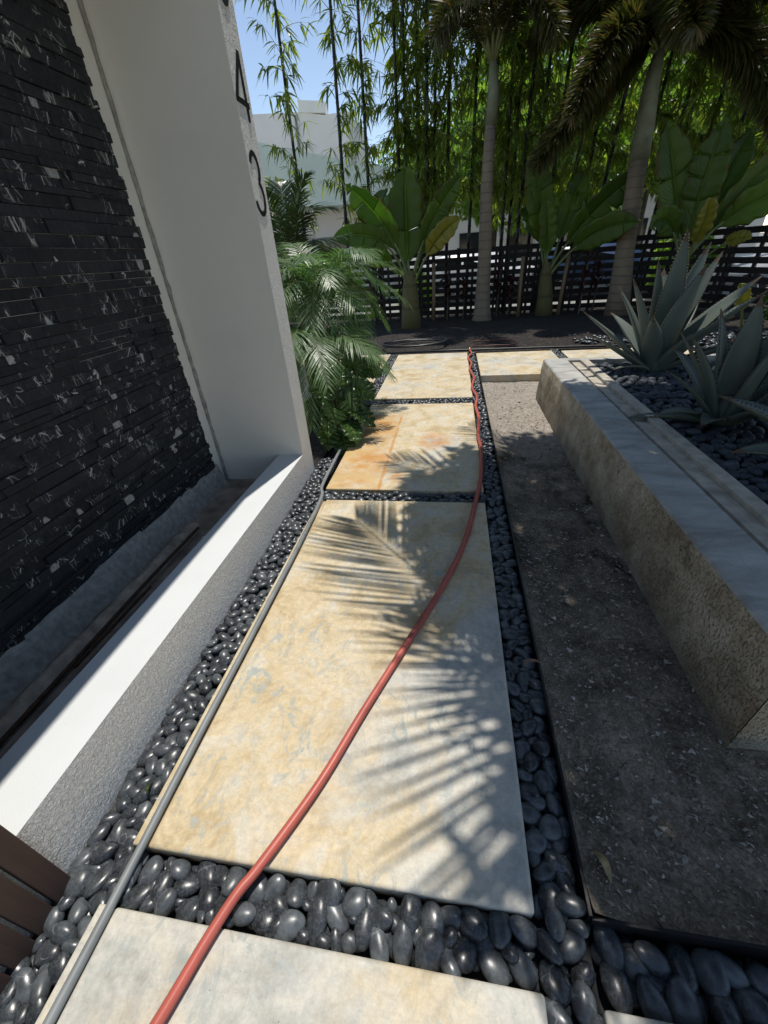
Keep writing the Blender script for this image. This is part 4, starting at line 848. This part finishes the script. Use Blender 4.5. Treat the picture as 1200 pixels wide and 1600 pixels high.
# ------------------------------------------------------------ big leaved plants
def paddle(base, ctrl, tip, wid, pet=.28, roll=0.0, fold=.42, mat='banana', rag=0.0, ns=40, face=(0, -1, .25), wp=(.85, .75)):
    P = bez(base, ctrl, tip, 60); k0 = int(60*pet); pb = MB(); pb.tube(P[:k0+4:3], np.linspace(.05, .028, len(P[:k0+4:3]))*(wid/.6)**.5*.8, 8); Q = P[k0:]; idx = np.linspace(0, len(Q)-1, ns).astype(int); Q = Q[idx]; T = unit(np.gradient(Q, axis=0))
    S = unit(np.cross(T, np.array(face, float))); N_ = np.cross(S, T); c_, s_ = math.cos(roll), math.sin(roll); S, N_ = S*c_+N_*s_, N_*c_-S*s_
    lb = MB(); us = np.linspace(0, 1, 6); ph = random.uniform(0, 6); big = mat == 'banana' and wid > .4
    for sg in (-1, 1):
        i = 0
        while i < ns-1:
            seg = random.choice((7, 14, 22, 30)) if big else ns; j = min(ns-1, i+seg); j = ns-1 if ns-1-j < 3 else j; sag_ = random.uniform(-.05, .18) if big else 0; rows = []; uv = []
            for q in range(i, j+1):
                t = q/(ns-1); wv = wid/2*max(.02, (min(1, t/.22)**.7)*(1-max(0, (t-.55)/.45)**2.2)); jag = 1+.05*math.sin(t*34+ph+sg); row = []; e = min((q-i), (j-q))/max(1, (j-i)/2)
                for u in us:
                    pinch = (.35*(1-e) if big and i > 0 else 0)*(u**2)*wid*.12*(1 if q-i < j-q else -1)
                    row.append(Q[q]+S[q]*sg*u*wv*jag+T[q]*(pinch+u*wv*.25)+N_[q]*(fold*wv*u-.22*fold*wv*u*u*2+.012*math.sin(t*40+ph)*u)-np.array([0, 0, 1.])*sag_*wv*u**2.5)
                    uv.append((.5+sg*u/2, t))
                rows.append(row)
            lb.grid(np.array(rows), uv); i = j
    return pb, lb
def bigplant(name, base, stem, leaves, label, cat, group, mat='banana', stemmat='bananastem'):
    t = thing(name, base, label, cat, group)
    if stem: b = MB(); b.tube(*stem, 12); b.build('stem', M[stemmat], t, smooth=True)
    for lf in leaves:
        m2 = lf.pop('m', mat); pb, lb = paddle(**lf); o = lb.build('leaf', M[m2], t, smooth=True); md = o.modifiers.new('thick', 'SOLIDIFY'); md.thickness = .004; pb.build('petiole', M['petiole'], o, smooth=True)
    return t
def LF(b, c, t, w, **k): return dict(base=b, ctrl=c, tip=t, wid=w, **k)
Yb = 10.35
bigplant('banana_plant', (-.97, Yb, 0), ([(-.97, Yb, -.05), (-.97, Yb, .4), (-.98, Yb, .85), (-.98, Yb, 1.2)], [.25, .21, .17, .11]), [
    LF((-.97, Yb, .9), (-1.05, Yb, 1.9), (-1.0, Yb-.15, 3.05), 0.72, pet=.22, face=(.15, -1, .1)), LF((-1.0, Yb, .9), (-1.15, Yb-.2, 2.0), (-2.15, Yb-.5, 2.75), 0.55, pet=.35, roll=.5), LF((-1.0, Yb, .8), (-1.3, Yb-.2, 2.2), (-2.5, Yb-.7, 1.85), 0.47, pet=.4, roll=.2),
    LF((-.95, Yb, .9), (-.7, Yb-.1, 2.0), (.12, Yb-.3, 2.75), 0.42, pet=.38, roll=-.5), LF((-.93, Yb, .8), (-.55, Yb-.3, 1.75), (.1, Yb-.6, 2.05), 0.38, pet=.4, roll=-.2, m='yellowleaf'), LF((-1.0, Yb+.1, .9), (-1.2, Yb+.3, 2.3), (-1.75, Yb+.5, 2.65), 0.53, pet=.35), LF((-1.0, Yb, .9), (-1.4, Yb-.1, 1.7), (-1.95, Yb-.5, 1.45), 0.38, pet=.4, roll=.4), LF((-.95, Yb+.1, .9), (-.6, Yb+.4, 2.1), (-.2, Yb+.9, 2.3), 0.46)],
    'leftmost banana plant with a tall upright leaf beside the slender palm', 'banana plant', 'banana plants in the mulch bed')
Yb = 11.35
bigplant('banana_plant', (2.19, Yb, 0), ([(2.19, Yb, -.05), (2.17, Yb, .4), (2.12, Yb, .9), (2.12, Yb, 1.15)], [.22, .18, .13, .08]), [
    LF((2.12, Yb, .9), (1.95, Yb, 2.0), (1.45, Yb-.3, 3.2), 0.57, pet=.28), LF((2.12, Yb, .9), (2.05, Yb-.2, 1.7), (1.85, Yb-.3, 2.35), 0.38, pet=.25), LF((2.15, Yb, .9), (2.7, Yb-.1, 2.1), (3.75, Yb-.4, 2.65), 0.59, pet=.25, roll=-.4), LF((2.15, Yb, .8), (2.8, Yb-.4, 1.9), (3.6, Yb-1.0, 1.75), 0.47, pet=.3, roll=-.3),
    LF((2.1, Yb, .9), (1.8, Yb+.3, 2.2), (1.6, Yb+.8, 2.3), 0.46), LF((2.2, Yb, .9), (2.4, Yb+.1, 2.2), (2.7, Yb+.2, 2.8), 0.46)],
    'middle banana plant with one broad leaf reaching toward the thick palm', 'banana plant', 'banana plants in the mulch bed')
Yb = 10.2
bigplant('banana_plant', (4.55, Yb, 0), ([(4.55, Yb, -.05), (4.52, Yb, .5), (4.48, Yb, 1.0), (4.48, Yb, 1.3)], [.21, .17, .13, .08]), [
    LF((4.5, Yb, 1.0), (4.1, Yb, 2.0), (3.55, Yb-.1, 3.2), 0.65, pet=.2), LF((4.5, Yb, 1.0), (4.35, Yb-.1, 2.0), (4.45, Yb-.2, 3.15), 0.59, pet=.2, roll=.2), LF((4.5, Yb, 1.0), (4.9, Yb-.1, 2.0), (5.75, Yb-.2, 2.85), 0.55, pet=.25, roll=-.5), LF((4.5, Yb, 1.0), (5.0, Yb-.2, 2.1), (6.1, Yb-.5, 2.1), 0.53, pet=.3, roll=-.3), LF((4.5, Yb, .9), (3.9, Yb-.2, 2.1), (3.55, Yb-.5, 1.6), 0.46, pet=.3, roll=.3),
    LF((4.55, Yb, 1.0), (4.8, Yb+.1, 2.2), (5.1, Yb+.2, 3.0), 0.53, pet=.2), LF((4.6, Yb, .7), (4.9, Yb-.4, 1.5), (5.15, Yb-.8, 1.35), 0.23, pet=.55, m='yellowleaf'), LF((4.5, Yb, .9), (4.5, Yb-.5, 1.7), (4.3, Yb-.7, 2.0), 0.34, m='yellowleaf')],
    'rightmost banana plant rising behind the large agave', 'banana plant', 'banana plants in the mulch bed')
bigplant('ginger_plant', (4.55, 7.6, 0), None, [LF((4.55, 7.6, 0), (4.5, 7.5, .6), (4.75, 7.3, .95), .22, pet=.5, m='philo'), LF((4.55, 7.6, 0), (4.7, 7.5, .6), (5.05, 7.3, .78), .24, pet=.5, m='philo'), LF((4.5, 7.6, 0), (4.6, 7.5, .4), (4.95, 7.4, .5), .24, pet=.5, m='philo'), LF((4.5, 7.6, 0), (4.3, 7.4, .5), (4.05, 7.3, .85), .22, pet=.5, m='yellowleaf'), LF((4.5, 7.6, 0), (4.5, 7.3, .4), (4.35, 7.1, .45), .2, pet=.5, m='philo')],
    'low bright green broad leaved plant behind the agaves by the right fence', 'plant', None)
ph = []
rr_ = random.Random(12)
for (x, y, z, w_) in ((-.78, 3.42, .16, .20), (-.84, 3.62, .40, .24), (-.66, 3.72, .48, .20), (-.98, 3.45, .34, .25), (-1.06, 3.38, .12, .22), (-.92, 3.70, .60, .22), (-1.10, 3.55, .52, .26), (-1.02, 3.30, .28, .18), (-.72, 3.60, .28, .2), (-1.12, 3.75, .66, .26), (-.62, 4.05, .62, .2), (-.80, 3.95, .68, .2), (-1.25, 3.5, .3, .24), (-.88, 3.38, .02, .2), (-.70, 3.88, .16, .22)):
    ph.append(LF((-1.12+rr_.uniform(-.05, .05), 3.80, .02), ((x-1.22)/2, (y+3.80)/2, z+.22), (x-.06, y-.02, z-.12), w_*1.05, pet=.45, roll=rr_.uniform(-.5, .5), face=(.5, -.6, .6), fold=.15))
bigplant('philodendron', (-1.12, 3.8, 0), None, ph, 'low glossy broad leaved plant at the foot of the white pier', 'plant', None, mat='philo')

def date_palm(c, base, fr, label, lm='dateleaf', L=.30, W=.0125, n=54):
    t = thing('date_palm', base, label, 'palm', 'small palms beside the white pier'); b = MB(); b.tube([base, ((base[0]+c[0])/2, (base[1]+c[1])/2, (base[2]+c[2])/2), c], [.07, .06, .05], 10); b.build('trunk', M['trunk_brown'], t, smooth=True)
    for (az, R_, u, e) in fr:
        rb, lb = MB(), MB(); feather(rb, lb, arch(c, math.radians(az), R_, u, e, 16), n, L, W, ang=1.05, v=.12, droop=.35, t0=.15, rr=.007, jit=.07); o = rb.build('frond', M['rachis'], t, smooth=True); lb.build('leaflets', M[lm], o)
fr = []
rr_ = random.Random(4)
for k in range(32): fr.append((k*137.5+rr_.uniform(-8, 8), rr_.uniform(.64, .98), rr_.uniform(.25, .75)*(1-.012*k), .42-.028*k+rr_.uniform(-.06, .06)))
date_palm((-1.42, 4.72, 1.18), (-1.42, 4.72, -.06), fr, 'feathery silver green date palm beside the white pier')
fr = [(k*137.5, rr_.uniform(.60, .95), rr_.uniform(.25, .5), .16-.03*k) for k in range(26)]
date_palm((-1.45, 4.25, .72), (-1.45, 4.25, -.06), fr, 'lower date palm with darker drooping fronds above the broad leaves')
fr = [(a, r_, u, e) for a, r_, u, e in ((20, .6, .7, .6), (80, .5, .8, .8), (140, .6, .7, .6), (200, .6, .7, .6), (260, .55, .7, .75), (320, .6, .7, .55), (0, .7, .5, .1), (60, .7, .5, .1), (180, .7, .5, .1), (300, .7, .5, .1), (240, .7, .5, .1), (350, .35, .8, .9), (110, .3, .8, .9))]
date_palm((-2.05, 5.85, 1.45), (-2.05, 5.85, -.06), fr, 'dark upright palm behind the feathery one, against the pale house', 'darkpalm', .36, .022, 40)
fr = [(k*137.5, rr_.uniform(.8, 1.2), rr_.uniform(.4, .7), .5-.06*k) for k in range(16)]
date_palm((-2.6, 6.6, 1.3), (-2.6, 6.6, -.06), fr, 'dark palm hidden behind the white pier', 'darkpalm', .4, .026, 40)

def cordyline(x, y, h, label):
    t = thing('cordyline', (x, y, 0), label, 'shrub', 'dark red cordylines by the fence'); b = MB(); b.tube([(x, y, -.02), (x+.02, y, h*.8)], [.02, .015], 6); b.build('stem', M['bark'], t)
    n = 30; az = RNG.uniform(0, 6.28, n); el = RNG.uniform(.2, 1.3, n); z = RNG.uniform(.35, .85, n)*h; D = np.stack([np.cos(az)*np.cos(el), np.sin(az)*np.cos(el), np.sin(el)], 1); S = unit(np.cross(D, (0, 0, 1.)))
    b = MB(); b.leaves(np.stack([np.full(n, x), np.full(n, y), z], 1), D, S, RNG.uniform(.3, .5, n), .08, .5, 4, .5); b.build('leaves', M['cordyline'], t)
for i, (x, y, h, l) in enumerate(((-2.0, 11.2, 1.3, 'dark red cordyline left of the leftmost banana plant'), (-.15, 11.35, 1.25, 'dark red cordyline just left of the slender palm trunk'), (.25, 11.45, 1.1, 'low dark red cordyline touching the slender palm trunk'), (1.05, 11.3, 1.35, 'dark red cordyline just right of the slender palm trunk'), (2.95, 11.2, 1.45, 'dark red cordyline in front of the thick palm, left side'), (3.3, 11.4, 1.2, 'low dark red cordyline hugging the thick palm'), (1.35, 11.5, 1.0, 'low dark red cordyline left of the middle banana plant'))): cordyline(x, y, h, l)
for i, (xa, xb, l) in enumerate(((2.5, 2.56, 'tan stake leaning right of the middle banana plant'), (1.57, 1.56, 'tan upright stake left of the middle banana plant'), (-.48, -.48, 'thin tan stake right of the leftmost banana plant'))):
    b = MB(); b.tube([(xa, 11.3, -.03), (xb, 11.3, 1.3)], [.045, .04], 8); b.build('wooden_stake', M['stake'], smooth=True, label=l, cat='stake', group='stakes in the mulch bed')

# ------------------------------------------------------------ fence
fc = thing('slatted_fence', (1.5, 11.9, 0), 'black wooden slatted fence along the back and right of the garden', 'fence')
line = [(-9, 12.0), (-6, 12.0), (-3.9, 11.95), (-1.9, 11.9), (.1, 11.9), (2.1, 11.85), (3.9, 11.7), (4.9, 11.3), (5.55, 10.55), (5.85, 9.2), (6.3, 7.3), (6.8, 5.0)]
for i in range(len(line)-1):
    (xa, ya), (xb, yb) = line[i], line[i+1]; b = MB()
    for k in range(9): b.obox((xa, ya, .16+k*.165), (xb, yb, .16+k*.165), .022, .108)
    b.build('slat_panel', M['fence'], fc)
for i, (x, y) in enumerate(line):
    b = MB(); b.box(x-.045, x+.045, y+.02, y+.11, -.1, 1.56); b.build('post', M['fence'], fc)
b = MB()
for x in (-2.15, -1.98, -1.80, -1.66, -1.38, -1.22, -.82, -.66, -.52, -.12, .32, .45, 1.0, 1.15, 1.3, 1.8, 1.95, 2.4, 2.7, 2.85, 3.1, 3.3, 3.8): b.box(x-.03, x+.03, 11.80, 11.82, .05, 1.5)
b.build('upright_battens', M['fence'], fc)

# ------------------------------------------------------------ house beyond
hs = thing('house', (-5.5, 20, 0), 'pale green and beige flat roofed house behind the bamboo on the left', 'house')
def prism(pts, y0, y1, name, mat):
    n = len(pts); V = [(x, y0, z) for x, z in pts]+[(x, y1, z) for x, z in pts]; b = MB(); b.add(V, [tuple(range(n)), tuple(range(2*n-1, n-1, -1))]+[(i, (i+1) % n, n+(i+1) % n, n+i) for i in range(n)]); return b.build(name, mat, hs)
prism([(-10.5, 5.6), (-7.3, 5.30), (-6.09, 4.94), (-2.4, 4.12), (-1.61, 3.89), (-1.52, 2.96), (-4.21, 3.2), (-5.46, 3.19), (-10.5, 3.15)][::-1], 18, 22, 'upper_wall', M['housegreen'])
prism([(-10.4, 0), (-2.6, 0), (-2.6, 3.19), (-4.21, 3.21), (-10.4, 3.16)], 19.2, 21.8, 'ground_floor_wall', M['housegrey'])
prism([(-12, 5.0), (-4.8, 5.0), (-4.8, 7.02), (-5.93, 7.0), (-6.95, 7.2), (-12, 7.5)], 24, 29, 'rear_block', M['housegrey'])
prism([(-7.0, 7.17), (-5.8, 7.04), (-5.8, 7.42), (-7.0, 7.56)], 23.9, 24.4, 'roof_parapet', M['housewhite'])
b = MB(); b.tube([(-7.13, 17.96, 3.2), (-7.13, 17.96, 5.2)], .05, 6); b.tube([(-7.2, 23.9, 5.4), (-7.2, 23.9, 7.1)], .05, 6); b.build('downpipe', M['conduit'], hs)
for x in (-6.6, -4.9): b = MB(); b.box(x-.55, x+.55, 19.15, 19.19, .9, 2.3); b.build('window', M['glassdark'], hs)
hs = thing('house', (8, 36, 0), 'white house glimpsed far behind the trees on the right', 'house')
prism([(-1.5, 0), (19, 0), (19, 4.2), (-1.5, 4.2)], 34, 39, 'wall', M['housewhite']); prism([(-1.9, 4.2), (19.4, 4.2), (19.4, 4.5), (-1.9, 4.5)], 33.6, 39.4, 'roof', M['housegrey'])
for x in (1, 4.5, 8, 11.5, 15): b = MB(); b.box(x-.7, x+.7, 33.93, 33.99, 1.0, 2.5); b.build('window', M['glassdark'], hs)

# ------------------------------------------------------------ parked cars
def car(loc, rz, body, label, van=False):
    t = thing('parked_car', (0, 0, 0), label, 'car', 'cars parked beyond the fence')
    L, W_, = 2.25, .92
    prof = [(-L, .35), (-L, .85), (-L+.08, 1.0), (-L+.35, 1.62 if van else 1.35), (-L+.9, 1.74 if van else 1.46), (.3, 1.74 if van else 1.46), (1.05, 1.08 if van else .98), (L-.25, .92), (L, .75), (L, .35)]
    bm = bmesh.new(); lo = [bm.verts.new((x, -W_+(.13 if z > 1.05 else 0), z)) for x, z in prof]; hi = [bm.verts.new((x, W_-(.13 if z > 1.05 else 0), z)) for x, z in prof]
    bm.faces.new(lo); bm.faces.new(hi[::-1])
    for i in range(len(prof)): bm.faces.new((lo[i], hi[i], hi[(i+1) % len(prof)], lo[(i+1) % len(prof)]))
    bmesh.ops.recalc_face_normals(bm, faces=bm.faces); bmesh.ops.bevel(bm, geom=list(bm.edges), offset=.05, segments=3, affect='EDGES'); me = bpy.data.meshes.new('body'); bm.to_mesh(me); bm.free(); me.materials.append(body)
    for p in me.polygons: p.use_smooth = True
    o = bpy.data.objects.new('body', me); SC.collection.objects.link(o); o.parent = t; zt = 1.60 if van else 1.34
    for sy in (-1, 1):
        for xa, xb in ((-1.65, -.75), (-.68, .15), (.2, .68)):
            b = MB(); y1_ = sy*(W_-.085); b.add([(xa, sy*(W_+.006-.03), 1.06), (xb, sy*(W_+.006-.03), 1.06), (min(xb, .5) if xb > .5 else xb, sy*(W_-.118), zt), (xa+(.18 if xa < -1 else 0), sy*(W_-.118), zt)], [(0, 1, 2, 3)]); ob = b.build('side_window', M['glassdark'], t); md = ob.modifiers.new('t', 'SOLIDIFY'); md.thickness = .02
    b = MB(); b.add([(-L+.03, -.72, 1.06), (-L+.03, .72, 1.06), (-L+.32, .66, zt), (-L+.32, -.66, zt)], [(0, 1, 2, 3)]); ob = b.build('rear_window', M['glassdark'], t); md = ob.modifiers.new('t', 'SOLIDIFY'); md.thickness = .03
    b = MB(); b.add([(1.08, -.74, 1.10), (1.08, .74, 1.10), (.38, .66, zt+.04), (.38, -.66, zt+.04)], [(0, 1, 2, 3)]); ob = b.build('windscreen', M['glassdark'], t); md = ob.modifiers.new('t', 'SOLIDIFY'); md.thickness = .03
    for sy in (-1, 1):
        b = MB(); b.box(-L-.02, -L+.14, sy*.80-.13, sy*.80+.13, .78, 1.0); b.build('tail_light', M['redlight'], t)
        b = MB(); b.box(L-.12, L+.02, sy*.72-.14, sy*.72+.14, .66, .80); b.build('headlight', M['chrome'], t)
        for x in (-1.4, 1.4):
            b = MB(); b.tube([(x, sy*.74, .33), (x, sy*.76, .33), (x, sy*.92, .33), (x, sy*.94, .33)], [.30, .33, .33, .30], 24); w_ = b.build('wheel', M['tyre'], t, smooth=True); b = MB(); b.tube([(x, sy*.935, .33), (x, sy*.95, .33)], [.2, .18], 16); b.build('rim', M['chrome'], w_)
    t.location = loc; t.rotation_euler = (0, 0, rz); return t
car((8.6, 12.2, -.04), math.radians(150), M['carwhite'], 'white car with red tail light, close behind the right fence', True)
car((.9, 16.6, -.03), math.radians(5), M['carwhite'], 'pale car glimpsed through the fence beside the slender palm')
car((4.9, 16.4, -.03), math.radians(-4), M['carblue'], 'blue car glimpsed through the fence behind the thick palm')
def shrub(x, y, z, s_, lab):
    t = thing('shrub', (x, y, -.03), lab, 'shrub', 'low shrubs beyond the fence'); o = bpy.data.objects.new('foliage', TP[2][0]); SC.collection.objects.link(o); o.parent = t; o.scale = (s_,)*3; o.location = (0, 0, z)
shrub(-1.0, 13.2, .55, .26, 'bright low shrub behind the fence right of the leftmost banana plant'); shrub(-4.6, 14.0, .9, .45, 'low shrub in front of the pale house'); shrub(6.4, 14.4, 1.0, .4, 'low shrub behind the fence near the white car')
